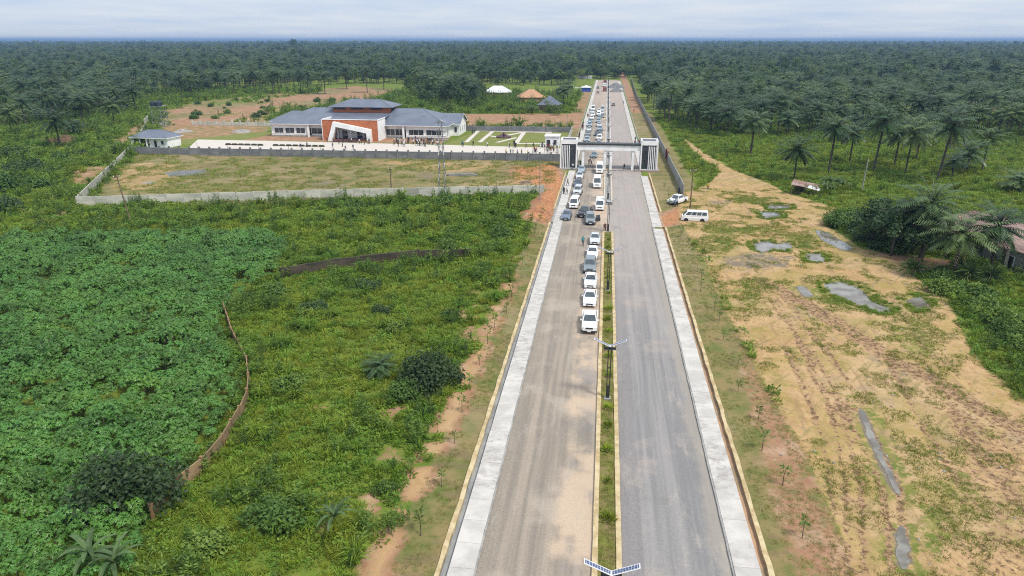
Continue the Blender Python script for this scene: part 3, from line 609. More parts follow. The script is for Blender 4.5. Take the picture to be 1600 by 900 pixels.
# ------------------------------------------------------------------ buildings
def hip(x0, x1, y0, y1, z0, z1, m, over=.6, inset=None, th=.18, und='white_trim'):
    """hip roof with a thick eave; ridge along the longer side"""
    b = MB(); x0 -= over; x1 += over; y0 -= over; y1 += over
    w, d = x1 - x0, y1 - y0; i = inset if inset is not None else min(w, d) / 2
    e = [(x0, y0, z0), (x1, y0, z0), (x1, y1, z0), (x0, y1, z0)]; E_ = [(x, y, z + th) for x, y, z in e]
    if w >= d: r = [(x0 + i, (y0 + y1) / 2, z1), (x1 - i, (y0 + y1) / 2, z1)]
    else: r = [((x0 + x1) / 2, y0 + i, z1), ((x0 + x1) / 2, y1 - i, z1)]
    v = e + E_ + r
    b.add(v, [(0, 3, 2, 1)], und); b.add(v, [(0, 1, 5, 4), (1, 2, 6, 5), (2, 3, 7, 6), (3, 0, 4, 7)], 'white_trim' if und == 'white_trim' else m)
    fs = [(4, 5, 9, 8), (5, 6, 9), (6, 7, 8, 9), (7, 4, 8)] if w >= d else [(5, 6, 9, 8), (4, 5, 8), (7, 4, 8, 9), (6, 7, 9)]
    b.add(v, fs, m)
    for a_, c_ in ([(4, 8), (5, 9), (6, 9), (7, 8), (8, 9)] if w >= d else [(4, 8), (5, 8), (6, 9), (7, 9), (8, 9)]): b.bar(v[a_], v[c_], .09, m, n=5)
    return b
def window(parent, x, y, z, w, h, face='-y', panes=2, fm='white_trim', deep=.12):
    """frame proud of the wall, panes recessed inside the frame"""
    rz = {'-y': 0, '+x': pi / 2, '-x': -pi / 2, '+y': pi}[face]
    f = MB(); t_ = .09
    f.box(-w / 2 - t_, w / 2 + t_, -.09, .02, -t_, 0, fm); f.box(-w / 2 - t_, w / 2 + t_, -.09, .02, h, h + t_, fm)
    f.box(-w / 2 - t_, -w / 2, -.09, .02, 0, h, fm); f.box(w / 2, w / 2 + t_, -.09, .02, 0, h, fm)
    for k in range(1, panes): xx = -w / 2 + w * k / panes; f.box(xx - .035, xx + .035, -.08, .02, 0, h, fm)
    o = part('window', f, parent, loc=(x, y, z), rot=(0, 0, rz))
    for k in range(panes):
        p_ = MB(); a = -w / 2 + w * k / panes + (.035 if k else 0); c = -w / 2 + w * (k + 1) / panes - (.035 if k < panes - 1 else 0)
        p_.box(a, c, -.035, .0, 0, h, 'glass'); part('pane', p_, o)
    return o
def door(parent, x, y, z, w, h, face='-y', m='dark'):
    rz = {'-y': 0, '+x': pi / 2, '-x': -pi / 2, '+y': pi}[face]
    f = MB(); f.box(-w / 2, w / 2, -.07, .0, 0, h, m); f.box(-w / 2 - .1, -w / 2, -.1, .0, 0, h + .1, 'white_trim'); f.box(w / 2, w / 2 + .1, -.1, .0, 0, h + .1, 'white_trim'); f.box(-w / 2, w / 2, -.1, .0, h, h + .1, 'white_trim')
    o = part('door', f, parent, loc=(x, y, z), rot=(0, 0, rz))
    hb = MB(); hb.box(w / 2 - .16, w / 2 - .1, -.13, -.075, h * .45, h * .52, 'grey_metal'); part('handle', hb, o); return o

# main hall: local origin under the middle of the orange portal
BX, BY = -86.0, 238.0
hall = thing('assembly_hall', 'long white hall with blue-grey hipped roof and orange entrance block', 'building', (BX, BY, 0))
ZP, ZE = .55, 4.3
w_ = MB(); w_.box(-31.6, 31.0, .9, 24.5, 0, ZE, 'white'); part('wall', w_, hall)
p_ = MB(); p_.box(-32, -18.4, -.35, .9, 0, ZP, 'concrete'); p_.box(16.8, 31.3, -.35, .9, 0, ZP, 'concrete'); p_.box(-18.4, 16.8, .3, .9, 0, ZP * .8, 'concrete'); part('plinth', p_, hall)
for x0, x1 in ((-31.8, -18.6), (17., 31.2)):
    b = MB(); b.box(x0, x1, -.2, .9, ZP, ZE - .25, 'white'); b.box(x0 - .1, x1 + .1, -.3, .9, ZE - .25, ZE - .004, 'white_trim'); b.box(x0, x1, -.32, -.2, 1.05, 1.2, 'white_trim'); part('bay', b, hall)
for k in range(3): window(hall, -29.0 + k * 4.0, -.2, 1.25, 3.2, 1.75, panes=2)
for k in range(2): window(hall, 20.6 + k * 6.2, -.2, 1.25, 5.2, 1.75, panes=3)
window(hall, 31.2, 1.9, 1.3, 1.3, 1.7, '+x', 1); 
for k in range(2): window(hall, -15.4 + k * 4.6, .9, 1.0, 3.9, 1.9, panes=2)
door(hall, -18.0, .9, .5, .9, 2.4)
for k in range(2): window(hall, 12.4 + k * 3.2 - 1.2, .9, 1.0, 2.9, 2.0, panes=2)
door(hall, 16.4, .9, .5, .8, 2.4)
for x in (-18.0, 16.2): b = MB(); b.box(-.3, .3, -.3, .3, 0, ZE - .05, 'white_trim'); part('column', b, hall, loc=(x, -.6, 0))
part('roof', hip(-31.8, 31.2, -.3, 25., ZE, 9.0, MT['slate'], .9, inset=12.), hall)
# right wing with its gable and left wing
b = MB(); b.box(29.0, 33.6, 9.5, 22.5, 0, ZE - .1, 'white'); b.add([(33.6, 9.5, ZE - .1), (33.6, 22.5, ZE - .1), (33.6, 16, 6.9)], [(0, 1, 2)], 'white'); part('wing', b, hall)
b = MB(); b.add([(22, 8.7, ZE - .3), (34.3, 8.7, ZE - .3), (34.3, 16, 7.2), (18, 16, 7.2), (34.3, 23.3, ZE - .3), (22, 23.3, ZE - .3), (22, 8.7, ZE - .5), (34.3, 8.7, ZE - .5), (34.3, 16, 7.0), (34.3, 23.3, ZE - .5)], [(0, 1, 2, 3), (3, 2, 4, 5)], 'slate'); b.add([(34.3, 8.7, ZE - .3), (34.3, 8.7, ZE - .55), (34.3, 16, 6.95), (34.3, 16, 7.2), (34.3, 23.3, ZE - .55), (34.3, 23.3, ZE - .3), (22, 8.7, ZE - .3), (22, 8.7, ZE - .55)], [(0, 1, 2, 3), (3, 2, 4, 5), (6, 7, 1, 0)], 'white_trim'); part('wing_roof', b, hall)
window(hall, 32.4, 9.5, 1.2, .9, 1.8, '-y', 1)
for y in (12, 15.5, 19): window(hall, 33.6, y, 1.2, .9, 1.9, '+x', 1)
b = MB(); b.box(-36.4, -29, 10, 22, 0, ZE - .2, 'white'); part('wing', b, hall)
part('wing_roof', hip(-36.4, -22, 10, 22, ZE - .25, 7.4, MT['slate'], .8), hall)
# raised tier
b = MB(); b.box(-12., 9.0, 8.6, 19, 6, 9.55, 'orange'); tier = part('clerestory', b, hall)
for x in (-10.1, -3.6, 3.4): 
    b = MB(); b.box(-2.2, 2.2, -.06, .0, 0, .75, 'dark')
    for k in range(4): b.box(-2.2, 2.2, -.11, -.06, .08 + k * .17, .15 + k * .17, 'louvre')
    part('louvre', b, tier, loc=(x + .6, 8.6, 8.7))
for y in (11.5, 15.5): b = MB(); b.box(0, .06, -1.2, 1.2, 0, .75, 'dark'); part('louvre', b, tier, loc=(9.0, y, 8.7))
part('upper_roof', hip(-12., 9.0, 8.6, 19, 9.55, 12.0, MT['slate'], 1.3, und='dark'), hall)
# orange portal with a white slanted frame
PY = -8.2; PW = 9.75; PH = 6.9
I_ = [(-5.7, .5), (-4.4, 4.6), (5.8, 2.6), (5.9, .5)]; O_ = [(-PW, 0), (-PW, PH), (PW, PH), (PW, 0)]
b = MB()
v = [(x, PY, z) for x, z in O_] + [(x, PY, z) for x, z in I_]
b.add(v, [(0, 4, 5, 1), (1, 5, 6, 2), (2, 6, 7, 3), (0, 3, 7, 4)], 'orange')
b.box(-PW, -PW + .3, PY + .002, .2, 0, PH, 'white'); b.box(PW - .3, PW, PY + .002, .2, 0, PH, 'white'); b.add([(-PW + .3, PY + .3, PH - .9), (PW - .3, PY + .3, PH - .9), (PW - .3, 6.8, PH + .25), (-PW + .3, 6.8, PH + .25)], [(0, 1, 2, 3)], 'slate')
prt = part('portal', b, hall)
b = MB(); b.box(-PW - .12, PW + .12, PY - .12, PY + .3, PH, PH + .16, 'white_trim'); b.box(-PW - .12, -PW + .32, PY + .3, .2, PH, PH + .16, 'white_trim'); b.box(PW - .32, PW + .12, PY + .3, .2, PH, PH + .16, 'white_trim'); part('coping', b, prt)
for s_ in (-1, 1): b = MB(); b.box(s_ * PW - .1, s_ * PW + .1, PY - .1, PY - .003, 0, PH, 'white_trim'); part('edge_trim', b, prt)
fo = [(-7.6, 0), (-5.4, 6.35), (7.5, 3.95), (7.6, 0)]; fi = [(-6.0, 0), (-4.5, 4.75), (6.0, 2.75), (6.1, 0)]
b = MB(); yf, yb = PY - 1.5, PY - .004
for i in range(3):
    q_ = [fo[i], fo[i + 1], fi[i + 1], fi[i]]
    vv = [(x, yf, z) for x, z in q_] + [(x, yb, z) for x, z in q_]
    b.add(vv, [(3, 2, 1, 0), (0, 1, 5, 4), (2, 3, 7, 6)] + ([(3, 0, 4, 7)] if i == 0 else []), 'white')
part('portal_frame', b, hall)
b = MB(); b.box(-PW + .3, PW - .3, -5.2, -5.0, 0, 6.5, 'white'); b.box(-6.5, 6.5, PY + .05, -5.2, .3, .5, 'plum'); part('porch_wall', b, hall)
for x in (-3.0, 2.2): door(hall, x, -5.2, .5, 1.9, 2.6, m='glass')
for x in (-5.0, -.4): b = MB(); b.bar((0, 0, 0), (0, 0, 4.3), .22, 'white_trim', n=10); part('column', b, hall, loc=(x, -6.6, .5))
window(hall, 4.4, -5.2, 1.2, 1.1, 1.3, panes=1)
for k in range(4): b = MB(); b.box(-5.6 + k * .4, 3.2 - k * .4, PY - 3.6 + k * .45, PY - 1.55, k * .16 + .01, k * .16 + .16, 'plum'); part('step', b, hall)

# guard house, gate kiosk, fountain, rubble walls
g_ = thing('guard_house', 'small white guard house with blue-grey hip roof at the courtyard corner', 'building', (-144., 207., 0), radians(-4))
b = MB(); b.box(0, 6.5, 0, 6.5, 0, 2.9, 'white'); part('wall', b, g_); part('roof', hip(-6., 6.5, -.6, 7., 2.9, 5.2, MT['slate'], .5), g_)
for x in (-5.9, -3., -.6): b = MB(); b.box(-.16, .16, -.16, .16, 0, 2.9, 'white_trim'); part('column', b, g_, loc=(x, -.5, 0))
for x in (-5.9,): b = MB(); b.box(-.16, .16, -.16, .16, 0, 2.9, 'white_trim'); part('column', b, g_, loc=(x, 6.7, 0))
door(g_, 2.2, 0, .1, 1., 2.2); window(g_, 4.7, 0, 1., .9, 1.2, panes=1); b = MB(); b.box(-6, 6.5, -.8, 0, -.05, .14, 'concrete'); part('plinth', b, g_)
g_ = thing('gate_kiosk', 'small flat-roofed white kiosk beside the gate, dark door and window', 'building', (-17.4, 223, 0))
b = MB(); b.box(-2.2, 2.2, 0, 4.2, 0, 3.5, 'white'); part('wall', b, g_); b = MB(); b.box(-2.45, 2.45, -.4, 4.4, 3.5, 3.8, 'white_trim'); part('roof', b, g_)
door(g_, -1.2, 0, .05, 1.2, 2.4); window(g_, .9, 0, .9, 1., 1.5, panes=1); window(g_, 2.2, 2, 1., 1.2, 1.2, '+x', 1)
fx0, fy0 = G(787, 215)
g_ = thing('fountain', 'dark round tiered fountain where the garden paths cross', 'fountain', (fx0, fy0, 0))
for nm, prof in (('basin', [(2.6, 0), (2.6, .55), (2.3, .6), (2.2, .3), (0.02, .3)]), ('bowl', [(.35, .3), (.3, .9), (1.3, 1.15), (1.3, 1.25), (.25, 1.15), (.22, 1.6), (.6, 1.75), (.55, 1.85), (.02, 1.8)])):
    b = MB(); b.loft([[(r * cos(2 * pi * k / 18), r * sin(2 * pi * k / 18), z) for k in range(18)] for r, z in prof], 'plum'); part(nm, b, g_)

n = NT('pale_paving'); bk = n.t.nodes.new('ShaderNodeTexBrick'); n.put(bk.inputs['Vector'], n.pos); bk.inputs['Scale'].default_value = 1.4
bk.inputs['Color1'].default_value = (.54, .495, .44, 1); bk.inputs['Color2'].default_value = (.49, .445, .39, 1); bk.inputs['Mortar'].default_value = (.45, .41, .37, 1); bk.inputs['Mortar Size'].default_value = .02
c_ = n.mix(n.step(n.noise(.12, None, 4), .5, .7, 0, .6), bk.outputs[0], (.46, .41, .36)); MT['paving'] = n.done(n.bsdf(c_, .8, .3))
b = MB(); b.poly([(-128, 199.5, .045), (-24, 198.5, .045), (-13.6, 199, .045), (-13.6, 221, .045), (-20, 222.5, .045), (-52, 224.3, .045), (-120, 226, .045), (-139, 226, .045)], 'paving'); struct('courtyard_paving', b)
def pave(pts, z=.06): b = MB(); b.poly([(x, y, z) for x, y in pts], 'paving'); struct('garden_path', b)
pave(PX(725, 222.5, 732, 222.5, 751, 204, 745, 204)); pave(PX(746, 222.5, 753, 222.5, 774, 204.6, 768, 204.6), .064); pave(PX(803, 224, 810, 224, 823, 206, 816, 206), .068)
pave(PX(748, 203.6, 862, 206.4, 862, 208, 746, 205), .072); pave(PX(772, 223, 780, 223, 808, 216, 806, 214.6), .076); pave(PX(765, 213.3, 782, 216, 782, 214, 766, 212), .08); pave(PX(791, 211, 815, 206.6, 818, 207.6, 792, 213), .084); pave(PX(808, 223.8, 862, 224.6, 862, 226, 808, 225.4), .088)
rb_ = thing('planter_row', 'row of low dark planter boxes along the courtyard centre', 'planter', (-122, 215, .045))
for k in range(14):
    b = MB(); b.box(-.9, .9, -.35, .35, 0, .35, 'darkwall'); b.box(-.75, .75, -.2, .2, .35, .55, 'tree_leaf'); part('planter_box', b, rb_, loc=(k * 2.2 + (3 if k > 5 else 0), R(-.1, .1), 0))

# ceremonial gate over the road
gt = thing('road_gate', 'white ceremonial gate spanning the road between two louvred towers', 'gate', (.15, 184.5, 0))
for s_, nm in ((-1, 'tower'), (1, 'tower')):
    b = MB(); x0, x1 = sorted((s_ * 8.35, s_ * 12.45))
    b.box(x0, x1, .25, 5.0, 0, 6.9, 'louvre'); b.box(x0 - .12, x1 + .12, -.15, 5.3, 0, .35, 'white'); b.box(x0 - .12, x1 + .12, -.25, 5.3, 6.6, 7.5, 'white'); b.box(x0 + .3, x1 - .3, .2, 4.9, 7.5, 7.54, 'louvre')
    for xx in (x0, x1): b.box(xx - .16, xx + .16, -.25, 5.2, .35, 6.6, 'white')
    for yy, xa, xb in ((-.25, x0 - .12, x1 + .12), (5.1, x0 - .12, x1 + .12)): b.box(xa, xb, yy, yy + .2, 7.5, 7.72, 'white')
    for xx in (x0 - .12, x1 - .08): b.box(xx, xx + .2, -.05, 5.1, 7.5, 7.718, 'white')
    tw = part(nm, b, gt)
    inner = x0 + .9 if s_ > 0 else x1 - .9
    b = MB(); b.box(inner - .55, inner + .55, .12, .24, .7, 5.2, 'glass'); part('window', b, tw)
    for k in range(5):
        xx = (x0 + 1.85 + k * .46) if s_ > 0 else (x0 + .28 + k * .46)
        b = MB(); b.box(xx, xx + .2, -.12, .25, .4, 6.3, 'white'); part('fin', b, tw)
    for k in range(9): b = MB(); b.box(-.03, .16, -.1, .1, .4, 6.5, 'white'); part('fin', b, tw, loc=(x1 + .02 if s_ > 0 else x0 - .14, .6 + k * .5, 0))
b = MB(); b.box(-8.19, 8.19, .4, 4.4, 5.0, 6.4, 'white'); part('beam', b, gt)
b = MB(); b.box(-8.18, 8.18, .15, 4.6, 6.4, 6.56, MT['dark']); b.box(-8.18, 8.18, .15, .28, 6.56, 6.8, mat('green_edge', (.03, .05, .035), (.05, .06, .05), 2, .6)); part('roof_slab', b, gt)
for x in (-6.6, -.95, .65, 6.3):
    b = MB(); b.box(-.32, .32, .6, 1.3, 0, 4.996, 'white'); b.box(-.32, .32, 3.5, 4.2, 0, 4.996, 'white'); part('pillar', b, gt, loc=(x, 0, 0))
b = MB(); b.box(6.9, 13.2, -1.2, 6, .0, .28, mat('step_tiles', (.30, .24, .23), (.22, .18, .17), .9, .7)); part('step', b, gt)
b = MB(); b.box(-13.0, -8.2, -.6, 6, .0, .26, 'concrete'); part('step', b, gt)
# thin dark joint where the tarred road starts under the gate
b = MB(); b.box(-8.1, 8.1, 183.2, 184.4, .004, .01, mat('tar_strip', (.12, .11, .11), (.2, .18, .17), .8, .9)); struct('road_joint', b)

# houses among the trees
def house(name, label, x, y, w, d, h, rh, rm, rz, wm='mudwall', wins=3):
    t = thing(name, label, 'house', (x, y, 0), rz)
    b = MB(); b.box(-w / 2, w / 2, -d / 2, d / 2, -.2, h, wm); part('wall', b, t); part('roof', hip(-w / 2, w / 2, -d / 2, d / 2, h, h + rh, MT[rm], .6, und=rm), t)
    for k in range(wins): window(t, -w / 2 + w * (k + .5) / wins + (.6 if k == 1 else 0), -d / 2, 1., 1.1, 1.1, panes=2, fm=wm)
    door(t, -w / 2 + w * .62, -d / 2, 0, .9, 2., m='dark'); window(t, w / 2, 0, 1., 1.1, 1.1, '+x', 2, wm); window(t, -w / 2, 0, 1., 1.1, 1.1, '-x', 2, wm)
    return t
hx, hy = G(778, 152); house('house', 'house with pale zinc hipped roof among the trees', hx, hy, 15, 10, 3., 3.6, 'roofwhite', .1)
hx, hy = G(830, 161); house('house', 'house with tan orange hipped roof above the trees', hx, hy, 13.5, 11, 3.2, 4.0, 'tan', .2)
hx, hy = G(858, 175); house('house', 'unplastered house with steep blue-grey hipped roof beside the red strip', hx, hy + 4, 8.4, 8, 3., 4.2, 'slate', -.25)
hx, hy = G(1500, 168); house('house', 'pale roofed house half hidden in the palm grove', hx, hy, 12, 9, 3., 2.4, 'roofwhite', .3)
hx, hy = G(1535, 172); house('house', 'smaller pale roofed house beside another in the palm grove', hx, hy, 9, 7, 3., 2.2, 'roofwhite', .1)
A_, B_ = Vector(G(1462, 350, 2.9)), Vector(G(1600, 389, 2.9)); d_ = (B_ - A_).normalized(); c_ = A_ + d_ * 13. + Vector((-d_.y, d_.x)) * 5.6
MT['cream_column'] = mat('cream_column', (.5, .45, .36), (.4, .35, .27), 2, .8)
rh_ = house('bungalow', 'long low bungalow with weathered pink-brown sheet roof behind the palms', c_.x - 2.6, c_.y - .6, 27, 10.4, 2.9, 3.0, 'pinkroof', math.atan2(d_.y, d_.x), 'concrete', 6)
for x in (-6, -1.5, 3, 6.2, 9.4, 12.6): b = MB(); b.box(-.16, .16, -.16, .16, -.1, 2.9, 'cream_column'); part('column', b, rh_, loc=(x, -5.75, 0))
b = MB(); b.box(-13.5, 13.5, -6.1, -5.21, -.2, .2, 'concrete'); part('porch', b, rh_)
# shack
sx_, sy_ = G(1256, 304)
t = thing('shack', 'open timber shack with a bent pale sheet roof at the bush edge', 'shack', (sx_, sy_, 0), radians(-18))
b = MB(); b.add([(-2.8, -1.6, 2.3), (2.6, -1.8, 1.7), (2.8, 1.6, 2.2), (-2.6, 1.8, 2.9), (-2.8, -1.6, 2.25), (2.6, -1.8, 1.65), (2.8, 1.6, 2.15), (-2.6, 1.8, 2.85)], [(0, 1, 2, 3), (7, 6, 5, 4), (0, 4, 5, 1), (1, 5, 6, 2), (2, 6, 7, 3), (3, 7, 4, 0)], 'rust'); part('roof', b, t)
b = MB(); b.add([(.6, -2., 1.95), (3., -2.1, 1.5), (3.2, -.6, 1.8), (.8, -.5, 2.3), (.6, -2., 1.9), (3., -2.1, 1.45), (3.2, -.6, 1.75), (.8, -.5, 2.25)], [(0, 1, 2, 3), (7, 6, 5, 4), (0, 4, 5, 1), (1, 5, 6, 2)], 'roofwhite'); part('roof_sheet', b, t)
for x, y in ((-2.5, -1.4), (2.3, -1.5), (2.4, 1.3), (-2.3, 1.5), (0, -1.5)): b = MB(); b.bar((0, 0, -.2), (R(-.1, .1), 0, 2.1), .07, 'log'); part('post', b, t, loc=(x, y, 0))
b = MB(); b.box(-2.2, -.2, .9, 1.1, 0, 1.6, 'log'); b.box(-1.9, 1.2, -.9, -.4, .5, .58, 'log'); b.box(-1.8, -1.7, -.8, -.5, 0, .5, 'log'); b.box(1., 1.1, -.8, -.5, 0, .5, 'log'); part('bench', b, t)
# ruin, water tank tower, tarpaulin, sheet fence, gravel heaps
rx, ry = G(98, 226)
t = thing('mud_ruin', 'roofless mud-block ruin with a broken wall among palms', 'ruin', (rx, ry, 0), radians(-14))
for nm, (x0, x1, y0, y1), hs in (('wall', (-4.5, 3.2, -3, -2.7), (2.2, 2.4, 2.0, 2.5, 2.1)), ('wall', (3.2, 3.5, -3, 3), (2.6, 3.4, 3.1, 2.4, 2.6)), ('wall', (-4.8, -4.5, -3, 3), (2.2, 1.6, 1.9, 2.1, 1.4)), ('wall', (-4.5, 3.2, 2.7, 3), (2.4, 2.1, 1.5, 2.2, 2.6))):
    b = MB(); 
    for k, h_ in enumerate(hs):
        if x1 - x0 > 1: a, c = x0 + (x1 - x0) * k / 5, x0 + (x1 - x0) * (k + 1) / 5 - .002; b.box(a, c, y0, y1, -.2, h_, 'mudwall')
        else: a, c = y0 + (y1 - y0) * k / 5, y0 + (y1 - y0) * (k + 1) / 5 - .002; b.box(x0, x1, a, c, -.2, h_, 'mudwall')
    part(nm, b, t)
tx, ty = G(252, 199)
t = thing('water_tower', 'black water tanks on a tall lattice steel stand', 'water tower', (tx, ty, 0))
b = MB()
for sx in (-1, 1):
    for sy in (-1, 1): b.bar((sx * 2.1, sy * 2.1, 0), (sx * 1.7, sy * 1.7, 8), .09, 'grey_metal', n=5)
for z in (0, 2, 4, 6):
    for a_ in range(4):
        c0 = [(1, 1), (-1, 1), (-1, -1), (1, -1)][a_]; c1 = [(-1, 1), (-1, -1), (1, -1), (1, 1)][a_]; k0 = 2.1 - .05 * z; k1 = 2.1 - .05 * (z + 2)
        b.bar((c0[0] * k0, c0[1] * k0, z), (c1[0] * k1, c1[1] * k1, z + 2), .05, 'grey_metal', n=4); b.bar((c0[0] * k1, c0[1] * k1, z + 2), (c1[0] * k1, c1[1] * k1, z + 2), .05, 'grey_metal', n=4)
part('stand', b, t); b = MB(); b.box(-2.4, 2.4, -2.4, 2.4, 8, 8.2, 'grey_metal'); part('platform', b, t)
for sx, sy in ((-1.15, -1), (1.15, -1), (0, 1.1)):
    b = MB(); b.loft([[(r * cos(2 * pi * k / 14), r * sin(2 * pi * k / 14), z) for k in range(14)] for r, z in ((1.05, 0), (1.1, .1), (1.1, .6), (1.05, .65), (1.1, .7), (1.1, 1.3), (1., 1.5), (.5, 1.75), (.3, 1.8), (.3, 1.9), (.02, 1.92))], 'tank'); part('tank', b, t, loc=(sx, sy, 8.2))
tx, ty = G(917, 143)
t = thing('tarpaulin_shed', 'blue and white tarpaulin shelter beside the far end of the road', 'shelter', (tx - .5, ty, 0))
b = MB(); b.box(-3, 3, -3, 3, 0, 2.6, 'blue'); part('side_cloth', b, t); part('roof', hip(-3, 3, -3, 3, 2.6, 4., MT['roofwhite'], .4), t)
b = MB(); b.box(-9, -3.6, -2, 2, 2.2, 2.35, 'roofwhite'); 
for x in (-8.8, -3.9): b.bar((x, -1.8, 0), (x, -1.8, 2.2), .08, 'log'); b.bar((x, 1.8, 0), (x, 1.8, 2.2), .08, 'log')
part('awning', b, t)
wall('sheet_fence', 'pale zinc sheet fence at the far end of the road', 'fence', PX(903, 123, 925, 123.4), 3.2, 3.2, .1, 'roofwhite', post=.15, ph=.02)
def heap(name, label, cat, x, y, r, h, m, seg=20):
    b = MB(); b.smooth = True; rings = []
    for i in range(6):
        f = i / 5; rr = r * (1 - f) ** .85 + .02; rings.append([(rr * (1 + .22 * sin(3 * a + x) + R(-.08, .08)) * cos(a), rr * (.8 + .15 * cos(2 * a + y) + R(-.08, .08)) * sin(a), h * f ** .9 - .05 + R(-.05, .05) * h * .3) for a in [2 * pi * k / seg for k in range(seg)]])
    b.loft(rings, m, False); return tag(link(name, b.mesh(name), None, (x, y, 0), (0, 0, R(0, 6))), label, cat)
for (px, py, r, h, l_) in ((955.5, 137.6, 5, 2.2, 'dark gravel heap next to the far median'), (962, 134.5, 5.5, 2.6, 'dark gravel heap at the back of the far carriageway'), (963.5, 143.5, 5.4, 2.8, 'largest dark gravel heap, in front of the others'), (969, 137.5, 4.5, 2., 'dark gravel heap against the far walkway')): x, y = G(px, py); heap('gravel_heap', l_, 'gravel heap', x, y, r, h, 'gravelheap')
for (px, py, r, h, l_) in ((846, 318, 3.0, 1.3, 'red laterite mound beside the end of the pale wall'), (838, 334, 3.4, 1.2, 'red laterite mound nearest the left walkway gap'), (858, 281, 2.6, 1., 'red laterite mound by the gate tower'), (824, 288, 3., 1., 'brown soil mound inside the dry field')): x, y = G(px, py); heap('soil_mound', l_, 'soil mound', x, y, r, h, mat('laterite_soil', (.33, .155, .08), (.24, .105, .055), .9, .95, bump=.5) if px != 824 else MT['log'])
x, y = G(288, 270); heap('gravel_heap', 'low spread of grey gravel in the dry field', 'gravel heap', x, y, 5.5, .5, 'gravelheap')
x, y = G(232, 286); heap('cement_patch', 'pale heap of chippings in the dry field corner', 'rubble', x, y, 2.3, .35, 'concrete')
x, y = G(232, 195); heap('rubble_heap', 'rubble heap at the corner of the slanting wall', 'rubble', x + 6, y, 3, .9, 'concrete')
for (px, py, l_) in ((285, 206, 'pale rubble heap in the unfinished garden near the guard house'), (378, 206, 'pale rubble heap in the unfinished garden near the hall')): x, y = G(px, py); heap('rubble_heap', l_, 'rubble', x, y, 4, 1.1, 'concrete')
x, y = G(380, 187); heap('rubble_heap', 'brown rubble heap behind the low pale wall', 'rubble', x, y, 6, 1.2, 'mudwall')
# long precast beams left in the dry field
x, y = G(722, 274)
t = thing('beam_stack', 'stack of long grey precast beams lying in the dry field', 'beam stack', (x, y, 0), radians(8))
for k in range(5): b = MB(); b.box(-3.6, 3.6, -.14, .14, 0, .28, 'concrete'); part('beam', b, t, loc=(R(-.4, .4), (k % 3) * .36 - .4, (k // 3) * .29), rot=(0, 0, R(-.03, .03)))
# logs along the pale wall
t = thing('log_pile', 'heap of felled logs lying against the pale precast wall', 'log pile', (G(380, 320)[0], G(380, 320)[1], 0), math.atan2(10, 28))
for k in range(34):
    L = R(3, 7); b = MB(); r = R(.1, .2); b.tube([(-L / 2, 0, 0), (0, R(-.15, .15), R(-.05, .1)), (L / 2, 0, 0)], [r, r * .9, r * .7], 'log', 6)
    part('log', b, t, loc=(R(-10, 15), R(-1.3, .6), r + abs(R(0, .55))), rot=(0, R(-.08, .08), R(-.3, .3)))
t = thing('log_pile', 'shorter pile of dark logs at the foot of the pale wall corner', 'log pile', (G(528, 312)[0], G(528, 312)[1], 0), .3)
for k in range(9): L = R(2, 4.5); b = MB(); b.tube([(-L / 2, 0, 0), (0, .1, .05), (L / 2, 0, 0)], [.16, .14, .11], 'log', 6); part('log', b, t, loc=(R(-4, 4), R(-.6, .4), .16 + abs(R(0, .3))), rot=(0, R(-.08, .08), R(-.3, .3)))

# ------------------------------------------------------------------ poles, pylon, street lamps
x, y = G(692, 320)
t = thing('power_pylon', 'slim lattice steel pylon standing at the pale wall', 'pylon', (x, y, 0))
HP = 17.; b = MB()
for sx in (-1, 1):
    for sy in (-1, 1): b.bar((sx * .8, sy * .8, -.2), (sx * .32, sy * .32, HP), .06, 'grey_metal', n=4)
part('leg_frame', b, t); b = MB(); z = 0.; fl = 1
while z < HP - .6:
    z2 = min(z + 1.25, HP); k0, k1 = .8 - .48 * z / HP, .8 - .48 * z2 / HP
    for s_ in (-1, 1):
        b.bar((-fl * k0, s_ * k0, z), (fl * k1, s_ * k1, z2), .035, 'grey_metal', n=3); b.bar((s_ * k0, -fl * k0, z), (s_ * k1, fl * k1, z2), .035, 'grey_metal', n=3)
    z = z2; fl = -fl
part('bracing', b, t)
for zz_, w in ((13.2, 1.6), (15.0, 1.4), (16.7, 1.1)): b = MB(); b.bar((-w, 0, zz_), (w, 0, zz_), .06, 'grey_metal', n=4); b.bar((-w, 0, zz_), (0, 0, zz_ + .5), .04, 'grey_metal', n=4); b.bar((w, 0, zz_), (0, 0, zz_ + .5), .04, 'grey_metal', n=4); part('cross_arm', b, t)
def upole(px, py, h, label, arm=1., lean=0., m='log', r=.14):
    x, y = G(px, py); t = thing('utility_pole', label, 'pole', (x, y, 0)); t.rotation_euler = (0, lean, 0)
    b = MB(); b.tube([(0, 0, -.3), (0, 0, h * .5), (0, 0, h)], [r, r * .85, r * .65], m, 8); part('shaft', b, t)
    if arm: b = MB(); b.box(-arm, arm, -.06, .06, h - .6, h - .48, m); part('cross_arm', b, t)
    if arm:
        for k in (-.9, 0, .9): b = MB(); b.bar((k * arm, 0, h - .48), (k * arm, 0, h - .25), .05, 'white_trim', n=6); part('insulator', b, t)
upole(206, 352, 9.5, 'leaning timber pole in the weeds left of the pale wall', .7, -.13)
upole(612, 306, 6.4, 'pole standing against the middle of the pale wall', .45)
upole(843, 322, 9.2, 'tall bare pole beside the end of the pale wall', 0, .0, 'concrete', .1)
upole(1078, 326, 8.2, 'timber pole beside the parked white van and pickup', .6)
upole(1346, 300, 7.4, 'bare grey concrete pole standing in the grassy palm clearing', 0, .04, 'concrete', .17)
upole(886, 205, 6, 'thin pole by the far garden wall end', 0, 0, 'concrete', .1)
upole(862, 172, 10, 'thin pole beside the far blue-grey roof', .6, .03)

